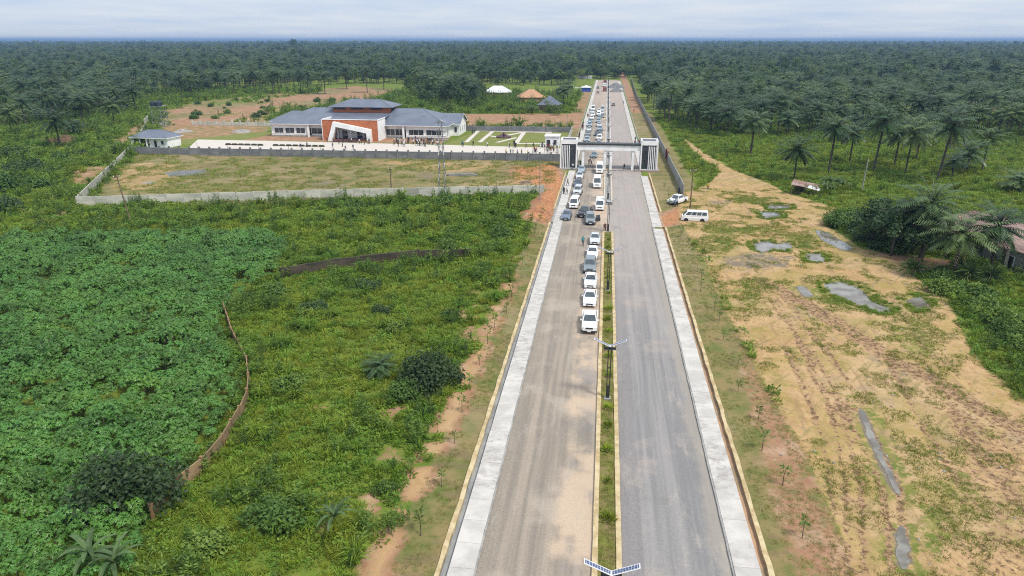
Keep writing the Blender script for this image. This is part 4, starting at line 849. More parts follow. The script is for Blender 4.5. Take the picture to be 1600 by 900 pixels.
lampb = MB(); lampb.box(-.3, .3, -.3, .3, 0, .12, 'concrete'); lm_base = lampb.mesh('base')
b = MB()
for s_ in (-1, 1): b.box(s_ * .13 - .045, s_ * .13 + .045, -.06, .06, 1.4, 5.25, 'dark')
b.box(-.175, .175, -.065, .065, .12, 1.4, 'dark'); b.box(-.175, .175, -.05, .05, 3.2, 3.3, 'dark'); lm_pole = b.mesh('pole')
b = MB(); b.box(-.55, .55, -.05, .05, 5.25, 5.33, 'dark'); b.box(-.55, -.48, -.05, .05, 5.33, 5.55, 'dark'); b.box(.48, .55, -.05, .05, 5.33, 5.55, 'dark'); b.box(-.55, .55, -.3, .3, 5.2, 5.248, 'dark'); lm_br = b.mesh('bracket')
b = MB(); b.box(0, 1.6, -.19, .19, -.03, .0, 'white_trim'); lm_frame = b.mesh('panel_frame')
b = MB(); b.box(.05, 1.55, -.15, .15, .0, .006, 'solar'); lm_cell = b.mesh('solar_cells')
b = MB(); b.box(.5, 1.5, -.1, .1, -.1, -.031, 'grey_metal'); b.box(.6, 1.4, -.07, .07, -.115, -.1, 'lamp'); lm_lum = b.mesh('luminaire')
LAMPY = [30.2, 59.6, 90.2, 121.2, 148.2, 174.] + [204 + 31 * k for k in range(13)]
def nth(k):
    o_ = ['first', 'second', 'third', 'fourth', 'fifth', 'sixth', 'seventh', 'eighth', 'ninth', 'tenth', 'eleventh', 'twelfth', 'thirteenth', 'fourteenth', 'fifteenth', 'sixteenth', 'seventeenth', 'eighteenth', 'nineteenth', 'twentieth']
    return o_[k - 1] if k <= 20 else 'twenty-' + o_[k - 21]
ordn = ['nearest', 'second', 'third', 'fourth', 'fifth', 'sixth', 'seventh', 'eighth', 'ninth', 'tenth', 'eleventh', 'twelfth', 'thirteenth', 'fourteenth', 'fifteenth', 'sixteenth', 'seventeenth', 'eighteenth', 'last']
lbl = {0: 'solar street lamp seen only as its twin panels at the bottom edge', 1: 'black twin-rail solar street lamp on the planted median, in front of the white pickup', 2: 'black twin-rail solar street lamp on the planted median beside the parked saloons', 3: 'black solar street lamp at the rounded end of the planted median'}
for i, y in enumerate(LAMPY):
    t = thing('street_lamp', lbl.get(i, 'solar street lamp on the concrete median, %s along the road' % ordn[i]), 'street lamp', (.17, y, .08), 0, 'solar street lamps on the median')
    link('base', lm_base, t); link('pole', lm_pole, t); link('bracket', lm_br, t)
    for s_ in (0, 1):
        f_ = link('panel_frame', lm_frame, t, (0, 0, 5.5), (radians(14) * (1 if s_ == 0 else -1), radians(-24), pi * s_)); f_.rotation_euler = (0, radians(-24), pi * s_)
        link('solar_cells', lm_cell, f_); link('luminaire', lm_lum, f_)

# ------------------------------------------------------------------ vehicles (front towards -y, origin on the ground under the middle)
def ring(y, w, zb, zm, zt, wt=None):
    wt = wt or w * .93
    return [(-w * .94, y, zb), (w * .94, y, zb), (w, y, zm), (wt, y, zt), (wt * .5, y, zt + .02), (-wt * .5, y, zt + .02), (-wt, y, zt), (-w, y, zm)]
def cabin(b, yb0, yb1, yt0, yt1, zb, zt, wb, wt, m='car'):
    """greenhouse: frustum from the belt line to a slightly crowned roof"""
    r0 = [(-wb, yb0, zb), (wb, yb0, zb), (wb, yb1, zb), (-wb, yb1, zb)]; r1 = [(-wt, yt0, zt), (wt, yt0, zt), (wt, yt1, zt), (-wt, yt1, zt)]
    r2 = [(-wt * .8, yt0 + .18, zt + .05), (wt * .8, yt0 + .18, zt + .05), (wt * .8, yt1 - .18, zt + .05), (-wt * .8, yt1 - .18, zt + .05)]
    b.loft([r0, r1, r2], m); return r0, r1
def lerp3(a, b, t): return tuple(a[i] + (b[i] - a[i]) * t for i in range(3))
def glassquad(a, b, c, d, u0, u1, v0, v1, off):
    """pane inset in the quad a b (bottom) c d (top, c above b), pushed out by off"""
    def P(u, v): return lerp3(lerp3(a, b, u), lerp3(d, c, u), v)
    pts = [Vector(P(u0, v0)), Vector(P(u1, v0)), Vector(P(u1, v1)), Vector(P(u0, v1))]
    nr = (pts[1] - pts[0]).cross(pts[3] - pts[0]).normalized() * off
    m = MB(); o = [p + nr for p in pts]; m.add([tuple(p) for p in pts + o], [(4, 5, 6, 7), (0, 1, 5, 4), (1, 2, 6, 5), (2, 3, 7, 6), (3, 0, 4, 7)], 'autoglass'); return m
def wheelmesh(r, w):
    b = MB(); n_ = 16
    b.loft([[(x, rr * cos(2 * pi * k / n_), rr * sin(2 * pi * k / n_)) for k in range(n_)] for x, rr in ((-w / 2, r * .62), (-w / 2, r * .95), (-w / 2 + .03, r), (w / 2 - .03, r), (w / 2, r * .95), (w / 2, r * .62))], 'tyre'); ty = b.mesh('tyre')
    b = MB(); b.loft([[(x, rr * cos(2 * pi * k / n_), rr * sin(2 * pi * k / n_)) for k in range(n_)] for x, rr in ((-w / 2 + .01, r * .63), (-w / 2 + .03, r * .3), (w / 2 - .03, r * .3), (w / 2 - .01, r * .63))], 'rim'); return ty, b.mesh('rim')
def vehicle(kind):
    P = []; b = MB()
    S = dict(sedan=dict(L=2.3, w=.89, st=[(-2.3, .70, .30, .46, .58), (-2.2, .84, .22, .52, .68), (-1.5, .89, .2, .60, .82), (-.85, .89, .2, .64, .92), (1.3, .89, .2, .66, .96), (1.9, .88, .22, .64, .98), (2.24, .84, .28, .62, .93), (2.3, .78, .36, .56, .72)], cab=(-.95, 1.6, -.15, .95, .91, 1.42, .80, .60), wy=(-1.4, 1.35), r=.32),
             suv=dict(L=2.35, w=.93, st=[(-2.35, .74, .34, .6, .78), (-2.25, .88, .28, .66, .92), (-1.5, .93, .26, .74, 1.03), (-.95, .93, .26, .78, 1.1), (1.9, .93, .26, .78, 1.12), (2.28, .9, .3, .74, 1.08), (2.35, .84, .4, .66, .9)], cab=(-1.05, 2.28, -.35, 2.0, 1.08, 1.74, .85, .68), wy=(-1.45, 1.4), r=.37),
             pickup=dict(L=2.65, w=.93, st=[(-2.65, .74, .36, .62, .82), (-2.55, .9, .3, .7, .98), (-1.75, .93, .28, .78, 1.06), (-1.2, .93, .28, .8, 1.1), (.85, .93, .28, .8, 1.08)], cab=(-1.3, .85, -.6, .62, 1.07, 1.76, .86, .69), wy=(-1.65, 1.55), r=.38),
             van=dict(L=2.45, w=.88, st=[(-2.45, .72, .36, .6, .84), (-2.38, .84, .3, .68, 1.0), (-2.1, .88, .26, .76, 1.14), (2.3, .88, .26, .8, 1.16), (2.42, .86, .32, .78, 1.14), (2.45, .82, .4, .7, 1.0)], cab=(-2.2, 2.4, -1.45, 2.28, 1.13, 2.0, .86, .74), wy=(-1.6, 1.35), r=.34),
             minibus=dict(L=2.9, w=.96, st=[(-2.9, .78, .4, .66, .92), (-2.82, .92, .32, .74, 1.1), (-2.5, .96, .28, .82, 1.24), (2.75, .96, .28, .86, 1.26), (2.87, .94, .34, .84, 1.24), (2.9, .9, .42, .76, 1.1)], cab=(-2.6, 2.85, -1.8, 2.74, 1.23, 2.35, .94, .80), wy=(-1.9, 1.6), r=.38))[kind]
    rings = [ring(*s_) for s_ in S['st']]; b.loft(rings, 'car')
    r0, r1 = cabin(b, *S['cab']); w = S['w']; wt = S['cab'][7]
    if kind == 'pickup':   # open load bed
        b.box(-w, -w + .09, .852, 2.6, .42, 1.08, 'car'); b.box(w - .09, w, .852, 2.6, .42, 1.08, 'car'); b.box(-w + .09, w - .09, 2.5, 2.6, .42, 1.06, 'car'); b.box(-w + .09, w - .09, .852, 2.5, .42, .62, 'dark')
        b.box(-w, w, 2.6, 2.66, .4, .58, 'grey_metal')
    for s_ in (-1, 1):
        for y in S['wy']: b.bar((s_ * (w - .06), y, S['r']), (s_ * (w + .004), y, S['r']), S['r'] + .07, 'dark', n=14)
    P.append(['body', b.mesh('body'), []])
    a, bb, c, d = r0[0], r0[1], r1[1], r1[0]
    P.append(['windshield', glassquad(a, bb, c, d, .06, .94, .08, .92, .012).mesh('windshield')])
    P.append(['rear_window', glassquad(r0[2], r0[3], r1[3], r1[2], .1, .9, .25, .88, .012).mesh('rear_window')])
    ns = {'sedan': 2, 'suv': 3, 'pickup': 2, 'van': 4, 'minibus': 5}[kind]
    for k in range(ns):
        u0, u1 = .05 + .9 * k / ns + .012, .05 + .9 * (k + 1) / ns - .012
        P.append(['side_window', glassquad(r0[1], r0[2], r1[2], r1[1], u0, u1, .2, .88, .01).mesh('side_window')])
        P.append(['side_window', glassquad(r0[3], r0[0], r1[0], r1[3], 1 - u1, 1 - u0, .2, .88, .01).mesh('side_window')])
    f0 = S['st'][1]; L = S['L']; zt = f0[4]; fw = f0[1]
    hb = MB(); hb.loft([[(-.16, 0, -.07), (.16, .03, -.08), (.17, .05, .07), (-.14, .02, .06)], [(-.15, .12, -.06), (.16, .2, -.07), (.16, .22, .06), (-.13, .15, .05)]], 'lamp'); hme = hb.mesh('headlight')
    P.append(['headlight', hme, [], (fw - .17, -L - .015, zt - .13), 0]); P.append(['headlight', hme, [], (-fw + .17, -L - .015, zt - .13), 1])
    g = MB(); g.box(-.42, .42, -L - .03, -L + .05, zt - .28, zt - .1, 'dark'); 
    if kind != 'van': g.box(-.45, .45, -L - .045, -L - .03, zt - .12, zt - .09, 'rim')
    P.append(['grille', g.mesh('grille')])
    g = MB(); z0 = f0[2]; g.loft([[(-fw, -L + .12, z0), (fw, -L + .12, z0), (fw, -L + .12, z0 + .2), (-fw, -L + .12, z0 + .2)], [(-fw + .06, -L - .05, z0 + .02), (fw - .06, -L - .05, z0 + .02), (fw - .06, -L - .05, z0 + .18), (-fw + .06, -L - .05, z0 + .18)]], 'dark' if kind in ('pickup', 'suv') else 'car'); g.box(-.45, .45, -L - .06, -L - .049, z0 + .04, z0 + .12, 'dark'); P.append(['bumper', g.mesh('bumper')])
    g = MB(); g.box(-.22, .22, -L - .075, -L - .061, z0 + .06, z0 + .18, 'plate'); P.append(['number_plate', g.mesh('number_plate')])
    for s_ in (-1, 1):
        g = MB(); yr = S['L'] - .02 if kind != 'pickup' else 2.6; g.box(s_ * (w - .2) - .1, s_ * (w - .2) + .1, yr - .02, yr + .035, .72, .95, 'red'); P.append(['tail_light', g.mesh('tail_light')])
        g = MB(); yc = S['cab'][0] + .25; g.box(s_ * w - .04 if s_ > 0 else s_ * w - .18, s_ * w + .18 if s_ > 0 else s_ * w + .04, yc, yc + .1, S['cab'][4] + .02, S['cab'][4] + .18, 'car'); P.append(['mirror', g.mesh('mirror')])
    ty, rm = wheelmesh(S['r'], .21)
    for y in S['wy']:
        for s_ in (-1, 1): P.append(['wheel', ty, [('rim', rm)], (s_ * (w - .09), y, S['r']), 0])
    return P, L
VEH = {k: vehicle(k) for k in ('sedan', 'suv', 'pickup', 'van', 'minibus')}
NV = {'sedan': 'saloon_car', 'suv': 'off_road_car', 'pickup': 'pickup_truck', 'van': 'passenger_van', 'minibus': 'minibus'}
CV = {'sedan': 'car', 'suv': 'car', 'pickup': 'pickup', 'van': 'van', 'minibus': 'van'}
def put_vehicle(kind, label, x, y, col, rz=0., group=None, scl=1.):
    P, L = VEH[kind]; t = thing(NV[kind], label, CV[kind], (x, y, .004), rz, group, scl)
    for p in P:
        o = link(p[0], p[1], t, p[3] if len(p) > 3 else (0, 0, 0), col=col)
        if len(p) > 4 and p[4]: o.scale = (-1, 1, 1)
        for q_ in (p[2] if len(p) > 2 else ()): link(q_[0], q_[1], o, col=col)
    return t
WH, SI, GY, NB, TE, BK, LB, RD = (.78, .78, .78), (.48, .50, .51), (.16, .19, .21), (.03, .045, .085), (.10, .17, .19), (.025, .028, .032), (.30, .38, .44), (.2, .03, .025)
def carpx(kind, px, py, col, label, rz=0., group='vehicles queued on the left carriageway'):
    x, y = G(px, py); L = VEH[kind][1]; rr = radians(rz)
    return put_vehicle(kind, label, x + sin(-rr) * L * (-1) * -1, y + cos(rr) * L, col, rr, group)
carpx('pickup', 920.3, 523, WH, 'white pickup with black bed liner, first in the row by the median')
carpx('sedan', 920.8, 481, WH, 'white saloon directly behind the leading white pickup')
carpx('sedan', 922, 452, WH, 'white saloon, third in the row by the planted median')
carpx('suv', 921, 429, GY, 'grey estate car between two white saloons by the median')
carpx('sedan', 925, 406, WH, 'white saloon just behind the grey estate car')
carpx('sedan', 929, 383.5, SI, 'silver saloon beside the rounded end of the planted median')
dc = carpx('suv', 922.5, 352.5, GY, 'grey off-road car with its driver side door standing open', 3)
b = MB(); b.box(0, .06, 0, 1.0, .35, 1.08, 'car'); b.box(.01, .05, .12, .9, 1.08, 1.6, 'autoglass'); dd = part('door', b, dc, loc=(.94, -.75, 0), rot=(0, 0, radians(-68)), col=BK); dd['label'] = 'open dark driver door'
carpx('pickup', 908, 341, BK, 'black pickup parked askew beside the off-road car', -14)
carpx('sedan', 883.5, 345, (.10, .13, .19), 'dark blue-grey saloon half up on the left walkway', -3)
carpx('van', 895.5, 327, WH, 'white passenger van in the lane next to the left walkway', -4)
carpx('suv', 901, 306, SI, 'silver car tucked behind the white van at the walkway side', -4)
carpx('van', 936.7, 330, WH, 'white van with flat face beside the grey concrete median')
carpx('minibus', 932.8, 295, WH, 'white minibus halted just short of the gate')
carpx('minibus', 936.5, 272, WH, 'white minibus partly under the gate beam')
carpx('sedan', 902, 293, NB, 'navy saloon nearest the camera in the short line before the gate')
carpx('sedan', 905, 280.5, SI, 'silver saloon behind the navy one before the gate')
carpx('sedan', 908, 270.5, LB, 'pale blue saloon stopped beside the left gate tower')
carpx('sedan', 928, 247.5, TE, 'teal saloon seen through the gate opening')
lft = [(917, 223, 'suv', LB), (918.4, 212.5, 'sedan', GY), (920, 205.5, 'sedan', SI), (921, 198.5, 'suv', LB), (922.3, 192, 'sedan', TE), (924.4, 187, 'sedan', WH), (926, 182.5, 'suv', WH), (925, 177.3, 'sedan', SI), (926.5, 173.4, 'minibus', WH)]
rgt = [(935.5, 228.5, 'sedan', LB), (936, 220, 'suv', WH), (932.2, 213, 'sedan', BK), (937, 212.5, 'sedan', GY), (937.2, 205, 'suv', LB), (936, 198.5, 'sedan', SI), (935.2, 192.5, 'suv', LB), (936, 187, 'sedan', TE), (941, 184.5, 'sedan', GY), (935.4, 181.5, 'suv', WH), (941, 179, 'suv', WH), (935.6, 175.6, 'sedan', WH), (941.4, 174.4, 'minibus', SI)]
cn = {LB: 'pale blue', GY: 'dark grey', SI: 'silver', TE: 'teal', WH: 'white', BK: 'black'}
kn = {'sedan': 'saloon', 'suv': 'estate car', 'minibus': 'minibus'}
for col_, rows in (('walkway-side column', lft), ('median-side column', rgt)):
    for i, (px, py, k, c) in enumerate(rows): carpx(k, px, py, c, '%s %s parked beyond the gate, %s in the %s' % (cn[c], kn[k], ordn[i] if i else 'first', col_), R(-2, 2), 'cars parked beyond the gate')
carpx('sedan', 958.4, 166, (.05, .03, .03), 'lone dark car on the far right carriageway beyond the gate', 0, 'vehicles far down the road')
carpx('sedan', 934, 138.5, BK, 'dark car far down the left carriageway near the trucks', 0, 'vehicles far down the road'); carpx('sedan', 934, 146, (.25, .1, .07), 'reddish car far down the left carriageway', 0, 'vehicles far down the road')
x, y = G(1085, 345.5); put_vehicle('van', 'white passenger van parked side-on at the lot entrance', x, y, WH, radians(-94))
x, y = G(1058.5, 317); put_vehicle('pickup', 'white pickup with people at its nose beside the boundary wall end', x, y, WH, radians(-38))
def truck(label, px, py, col, bed):
    x, y = G(px, py); t = thing('tipper_truck', label, 'truck', (x, y, 0), 0, 'vehicles far down the road')
    b = MB(); b.loft([[(-1.2, -3.4, .6), (1.2, -3.4, .6), (1.2, -1.6, .6), (-1.2, -1.6, .6)], [(-1.2, -3.4, 1.6), (1.2, -3.4, 1.6), (1.2, -1.6, 1.6), (-1.2, -1.6, 1.6)], [(-1.1, -3.1, 2.7), (1.1, -3.1, 2.7), (1.1, -1.7, 2.7), (-1.1, -1.7, 2.7)]], 'car'); part('cab', b, t, col=col)
    b = MB(); b.add([(-1.0, -3.38, 1.7), (1.0, -3.38, 1.7), (.95, -3.15, 2.5), (-.95, -3.15, 2.5)], [(0, 1, 2, 3)], 'autoglass'); part('windshield', b, t)
    b = MB(); b.box(-1.25, 1.25, -1.5, 3.6, .9, 1.1, bed); b.box(-1.25, -1.17, -1.5, 3.6, 1.1, 2.3, bed); b.box(1.17, 1.25, -1.5, 3.6, 1.1, 2.3, bed); b.box(-1.17, 1.17, -1.5, -1.42, 1.1, 2.5, bed); b.box(-1.17, 1.17, 3.52, 3.6, 1.1, 2.3, bed); b.box(-.5, .5, -1.6, 3.4, .55, .9, 'dark'); part('tipper_bed', b, t)
    for yy in (-2.6, 1.6, 2.7):
        for s_ in (-1, 1): b = MB(); b.bar((s_ * 1.2, yy, .5), (s_ * .85, yy, .5), .5, 'tyre', n=14); part('wheel', b, t)
truck('orange tipper truck far down the left carriageway, nearest of the two', 945, 142.5, RD, 'yellow_machine'); truck('rusty orange tipper truck at the far road end', 945.4, 129.5, RD, 'yellow_machine'); truck('white-cabbed tipper truck between the two orange ones', 944.6, 135.5, WH, 'grey_metal')

# ------------------------------------------------------------------ people: one skinned continuous body per pose
def person_mesh(name, stride, armf, elbow):
    J = {'pel': (0, 0, .95), 'sp': (0, 0, 1.15), 'ch': (0, -.01, 1.36), 'nk': (0, -.01, 1.5), 'hd0': (0, -.02, 1.6), 'hd': (0, -.03, 1.72)}
    rad = {'pel': (.15, .11), 'sp': (.14, .1), 'ch': (.165, .11), 'nk': (.055, .055), 'hd0': (.075, .085), 'hd': (.085, .1)}
    E_ = [('pel', 'sp'), ('sp', 'ch'), ('ch', 'nk'), ('nk', 'hd0'), ('hd0', 'hd')]
    for s_, nm in ((-1, 'l'), (1, 'r')):
        f = stride * s_; a = -armf * s_
        for k, p, r in (('hip', (s_ * .1, 0, .9), (.09, .09)), ('kn', (s_ * .11, -f * .22, .5), (.062, .065)), ('an', (s_ * .11, -f * .3 + max(0, -f) * .12, .09), (.045, .05)), ('ft', (s_ * .12, -f * .3 - .17, .04), (.045, .035)),
                        ('sh', (s_ * .2, 0, 1.4), (.06, .06)), ('el', (s_ * .26, -a * .12, 1.13), (.045, .045)), ('wr', (s_ * .27, -a * .2 - elbow, .92 + elbow * .6), (.034, .034)), ('hn', (s_ * .265, -a * .23 - elbow * 1.2, .8 + elbow * .8), (.032, .045))):
            J[k + nm] = p; rad[k + nm] = r
        E_ += [('pel', 'hip' + nm), ('hip' + nm, 'kn' + nm), ('kn' + nm, 'an' + nm), ('an' + nm, 'ft' + nm), ('ch', 'sh' + nm), ('sh' + nm, 'el' + nm), ('el' + nm, 'wr' + nm), ('wr' + nm, 'hn' + nm)]
    ks = list(J); me = bpy.data.meshes.new(name); me.from_pydata([J[k] for k in ks], [(ks.index(a), ks.index(c)) for a, c in E_], [])
    o = bpy.data.objects.new(name, me); COL.objects.link(o); o.modifiers.new('s', 'SKIN'); o.modifiers.new('d', 'SUBSURF').levels = 1
    for i, k in enumerate(ks): me.skin_vertices[0].data[i].radius = rad[k]; me.skin_vertices[0].data[i].use_root = (k == 'pel')
    bpy.context.view_layer.update(); dg = bpy.context.evaluated_depsgraph_get(); m2 = bpy.data.meshes.new_from_object(o.evaluated_get(dg)); m2.name = name
    COL.objects.unlink(o); bpy.data.objects.remove(o)
    for m in ('cloth', 'trouser', 'skin', 'hair'): m2.materials.append(MT[m])
    for p in m2.polygons:
        c = p.center; p.use_smooth = True
        if c.z > 1.5: p.material_index = 3 if (c.z > 1.74 or (c.y > .0 and c.z > 1.6)) else 2
        elif abs(c.x) > .21 and c.z < 1.08: p.material_index = 2
        elif c.z < .93: p.material_index = 1 if c.z > .07 else 3
        else: p.material_index = 0
    return m2
PM = [person_mesh('person', 0, 0, .0), person_mesh('person', .9, .9, .02), person_mesh('person', .3, .2, .12), person_mesh('person', -.7, -.6, .06)]
gown = PM[0].copy()   # long robe: cloth down to the ankles
for v in gown.vertices:
    if v.co.z < 1. and abs(v.co.x) < .22 and v.co.z > .1: v.co.x *= 1.25; v.co.y *= 1.9
for p in gown.polygons:
    if p.center.z > .12 and p.center.z < .95 and not (abs(p.center.x) > .24): p.material_index = 0
PM.append(gown)
CN = {'white': (.7, .7, .68), 'black': (.02, .02, .022), 'dark blue': (.03, .045, .12), 'red': (.32, .03, .03), 'maroon': (.13, .03, .04), 'teal': (.03, .25, .27), 'yellow': (.5, .36, .05), 'green': (.05, .18, .06), 'brown': (.14, .08, .05), 'light blue': (.2, .34, .55), 'grey': (.2, .2, .21), 'pink': (.5, .2, .24)}
def person(px, py, colr, label, group=None, pose=None, rz=None, jit=0.):
    x, y = G(px, py); x += R(-jit, jit); y += R(-jit, jit) * 1.6; pose = random.choice((0, 1, 2, 3, 4, 0, 1)) if pose is None else pose
    o = link('person', PM[pose], None, (x, y, .01 if abs(x) > 9.9 or abs(x) < 8.2 else .14), (0, 0, R(0, 6.28) if rz is None else rz), (R(.94, 1.05),) * 3, CN[colr]); tag(o, label, 'person', group); return o
person(910.5, 384.5, 'teal', 'person in teal top walking on the left carriageway', None, 1, pi)
person(944.8, 362, 'maroon', 'person in maroon robe standing by the median end', None, 4, 0)
for px, py, c, l_ in ((881, 304, 'black', 'person in black standing on the left walkway before the gate'), (885.5, 305, 'white', 'person in white standing on the left walkway before the gate'), (887, 291, 'brown', 'person in brown walking on the left walkway below the gate tower'), (895, 265, 'white', 'person in white at the foot of the left gate tower'), (904.5, 259, 'brown', 'person in brown under the gate, left of the inner pillar'), (907, 259.5, 'green', 'person in green under the gate, left of the inner pillar'),
                      (919, 259, 'black', 'person in black under the gate in the left lane'), (921.6, 257, 'maroon', 'person in maroon under the gate in the left lane'), (924, 260, 'pink', 'person in pink under the gate in the left lane'), (975, 266, 'black', 'person in black alone in the right gate opening'), (989, 261, 'black', 'person in black by the right gate pillar'),
                      (957, 229, 'maroon', 'person in maroon beyond the gate near the median'), (966, 229.5, 'red', 'person in red beyond the gate on the right carriageway'), (979, 229.8, 'green', 'person in green beyond the gate on the right carriageway'), (992.5, 221, 'dark blue', 'person in dark blue on the far right walkway'), (990.5, 176, 'red', 'person far down the right verge'), (974, 163, 'dark blue', 'person in dark blue far along the right walkway'),
                      (1052, 322, 'white', 'person in white at the nose of the white pickup'), (1054.5, 323, 'light blue', 'person in light blue at the nose of the white pickup'), (1057, 322, 'white', 'second person in white at the nose of the white pickup'), (1060.5, 303, 'dark blue', 'person in dark blue at the boundary wall end'), (1106, 297, 'yellow', 'person in yellow on the sandy track'),
                      (738, 210, 'black', 'person in black on the garden path by the hall wing'), (741, 209, 'dark blue', 'person in dark blue on the garden path by the hall wing'), (722, 228, 'teal', 'person in teal on the paving near the garden corner'), (723.5, 230, 'dark blue', 'person in dark blue on the paving near the garden corner'), (739.5, 228.5, 'black', 'person in black crossing the paving'), (761.5, 229.5, 'white', 'person in white crossing the paving'), (822, 231, 'black', 'person in black on the lawn edge near the kiosk'), (833.5, 232, 'black', 'person in black between lawn and kiosk')):
    person(px, py, c, l_, 'people at the roadside and courtyard')
DK = ['black', 'black', 'dark blue', 'white', 'black', 'grey', 'brown', 'white', 'maroon']
for k in range(60): c = random.choice(DK); person(R(620, 682), R(221.5, 229), c, 'person in %s in the crowd before the hall' % c, 'crowd before the hall', jit=1.2)
for k in range(16): c = random.choice(DK); person(R(512, 585), R(221, 229), c, 'person in %s near the orange portal' % c, 'people near the portal', jit=1.)
for k in range(7): c = random.choice(['black', 'white', 'dark blue', 'maroon']); person(R(795, 808), R(227, 232), c, 'person in %s in the knot of people on the path end' % c, 'knot of people on the path')
for k in range(22): c = random.choice(['maroon', 'red', 'white', 'black', 'pink', 'green', 'white', 'yellow', 'dark blue']); person(R(836, 878), R(230, 240), c, 'person in %s in the crowd between kiosk and gate' % c, 'crowd beside the kiosk', jit=1.)
for k in range(14): c = random.choice(['white', 'white', 'yellow', 'black', 'green']); person(R(788, 872), R(239, 244), c, 'person in %s lined up behind the grey block wall' % c, 'people behind the block wall')
for k in range(14): f = R(0, 1); c = random.choice(['black', 'white', 'dark blue', 'red', 'green', 'brown']); person(900 + f * 22 + R(-2, 2), 226 - f * 52, c, 'person in %s on the left walkway beyond the gate' % c, 'people on the far left walkway')
for k in range(6): c = ['maroon', 'black', 'red', 'white', 'dark blue', 'brown'][k]; person(R(991, 1000), R(226, 231), c, 'person in %s waiting behind the right gate tower' % c, 'people behind the right tower')
for px, py in ((552, 234), (520, 231), (480, 230), (470, 232), (540, 236)): person(px, py, 'dark blue', 'person in dark blue crossing the pale courtyard', 'people scattered in the courtyard')
for k, (px, py) in enumerate(((292, 240), (340, 241), (390, 241), (438, 242), (489, 243))):
    x, y = G(px, py); t = thing('courtyard_post', 'slender dark lamp post behind the grey wall, %s from the guard house' % ordn[k].replace('nearest', 'first'), 'post', (x, y + 6, 0)); b = MB(); b.bar((0, 0, 0), (0, 0, 2.6), .06, 'dark', .04); part('shaft', b, t); b = MB(); b.bar((0, 0, 2.6), (0, 0, 2.95), .16, 'white_trim', .1, 8); part('lantern', b, t)

# ------------------------------------------------------------------ plant prototypes
def leaf_tri(b, p, d, nrm, L, w, m):
    """pointed leaf folded along its rib: two triangles"""
    p, d = Vector(p), Vector(d).normalized(); s_ = d.cross(Vector(nrm)).normalized() * w / 2; t_ = p + d * L; mid_ = p + d * L * .45
    b.add([p, mid_ + s_, t_, mid_ - s_], [(0, 1, 2), (0, 2, 3)], m)
def rdir(zlo=-1, zhi=1):
    a = R(0, 2 * pi); z = R(zlo, zhi); r = sqrt(max(0, 1 - z * z)); return Vector((r * cos(a), r * sin(a), z))
def frond(b, az, el, L, droop, m, n_=17, lw=.13, ll=.95):
    p = Vector((0, 0, 0)); seg = L / n_; e = el; ca, sa = cos(az), sin(az); side = Vector((-sa, ca, 0)); pts = []
    for i in range(n_ + 1):
        t = i / n_; pts.append(p.copy()); d = Vector((ca * cos(e), sa * cos(e), sin(e))); p = p + d * seg; e -= droop / n_ * (.5 + 1.3 * t)
        if i > 1:
            l_ = ll * (1.15 - .2 * t) * min(1, .35 + t * 2.2) * (1 if t < .75 else 1 - (t - .75) * 2.4)
            for s_ in (-1, 1):
                dd = side * s_ * .82 + d * .5 + Vector((0, 0, -.30 - .2 * R(0, 1))); leaf_tri(b, pts[-1], dd, Vector((0, 0, 1)) + d * .2, l_ * R(.85, 1.1), lw, m)
    for i in range(0, n_, 3):
        a, c = pts[i], pts[min(i + 3, n_)]; w = side * .05 * (1 - i / n_ * .7); b.add([a - w, a + w, c + w * .7, c - w * .7], [(0, 1, 2, 3)], m)
def palm_crown(seed, nf=34, L=4.3, dead=5, shag=1.):
    random.seed(seed); b = MB()
    for k in range(nf):
        f = (k + .5) / nf; el = radians(84 - 112 * f * shag + R(-9, 9)); frond(b, k * 2.39996 + R(-.2, .2), el, L * R(.85, 1.08) * (.75 + .3 * sin(pi * min(1, f * 1.2))), R(.75, 1.2) * (1.05 - .3 * f), 'palm_leaf', 16, .2, 1.05)
    for k in range(dead): frond(b, R(0, 6.28), radians(R(-62, -35)), L * R(.55, .8), R(.3, .6), 'palm_dry', 10, .14, .6)
    return b.mesh('crown')
def palm_trunk(h, seed, r=.26):
    random.seed(seed); b = MB(); b.smooth = True; a = R(0, 6.28); bend = R(.0, .05) * h; n_ = 9
    pts = [(cos(a) * bend * sin(pi * .5 * i / n_) ** 2, sin(a) * bend * sin(pi * .5 * i / n_) ** 2, -.3 + (h + .35) * i / n_) for i in range(n_ + 1)]
    b.tube(pts, [r * (1.35 if i == 0 else 1.0 - .22 * i / n_ + (.28 if i == n_ else 0) + R(-.03, .03)) for i in range(n_ + 1)], 'palm_bark', 8)
    return b.mesh('trunk'), pts[-1]
PALMS = []
for i, (h, nf, L, dead, sh) in enumerate(((9.5, 40, 4.9, 5, 1.), (11.5, 38, 4.9, 7, 1.05), (7.5, 42, 5.0, 3, .92), (5., 40, 4.7, 2, .85), (10., 44, 4.6, 10, 1.12))):
    cme = palm_crown(100 + i, nf, L, dead, sh); tme, top = palm_trunk(h, 50 + i); PALMS.append((h, tme, cme, top))
random.seed(11)
def palm_at(x, y, h, label, group, name='oil_palm', lean=0., var=None, rz=None, big=1.):
    c = [p for p in PALMS if abs(p[0] - h) < 2.6] or [min(PALMS, key=lambda p: abs(p[0] - h))]; p = random.choice(c) if var is None else PALMS[var]
    s_ = h / p[0]; t = thing(name, label, 'palm', (x, y, 0), R(0, 6.28) if rz is None else rz, group); t.rotation_euler = (lean, lean * .4, t.rotation_euler.z)
    o = link('trunk', p[1], t); o.scale = (min(1.1, max(.8, s_)),) * 2 + (s_,); k = R(1.02, 1.28) * (1 if h > 4 else .85) * big
    link('crown', p[2], t, (p[3][0] * o.scale[0], p[3][1] * o.scale[0], p[3][2] * s_), (R(-.1, .1), R(-.1, .1), R(0, 6.28)), (k, k, k * R(.85, 1.1))); return t

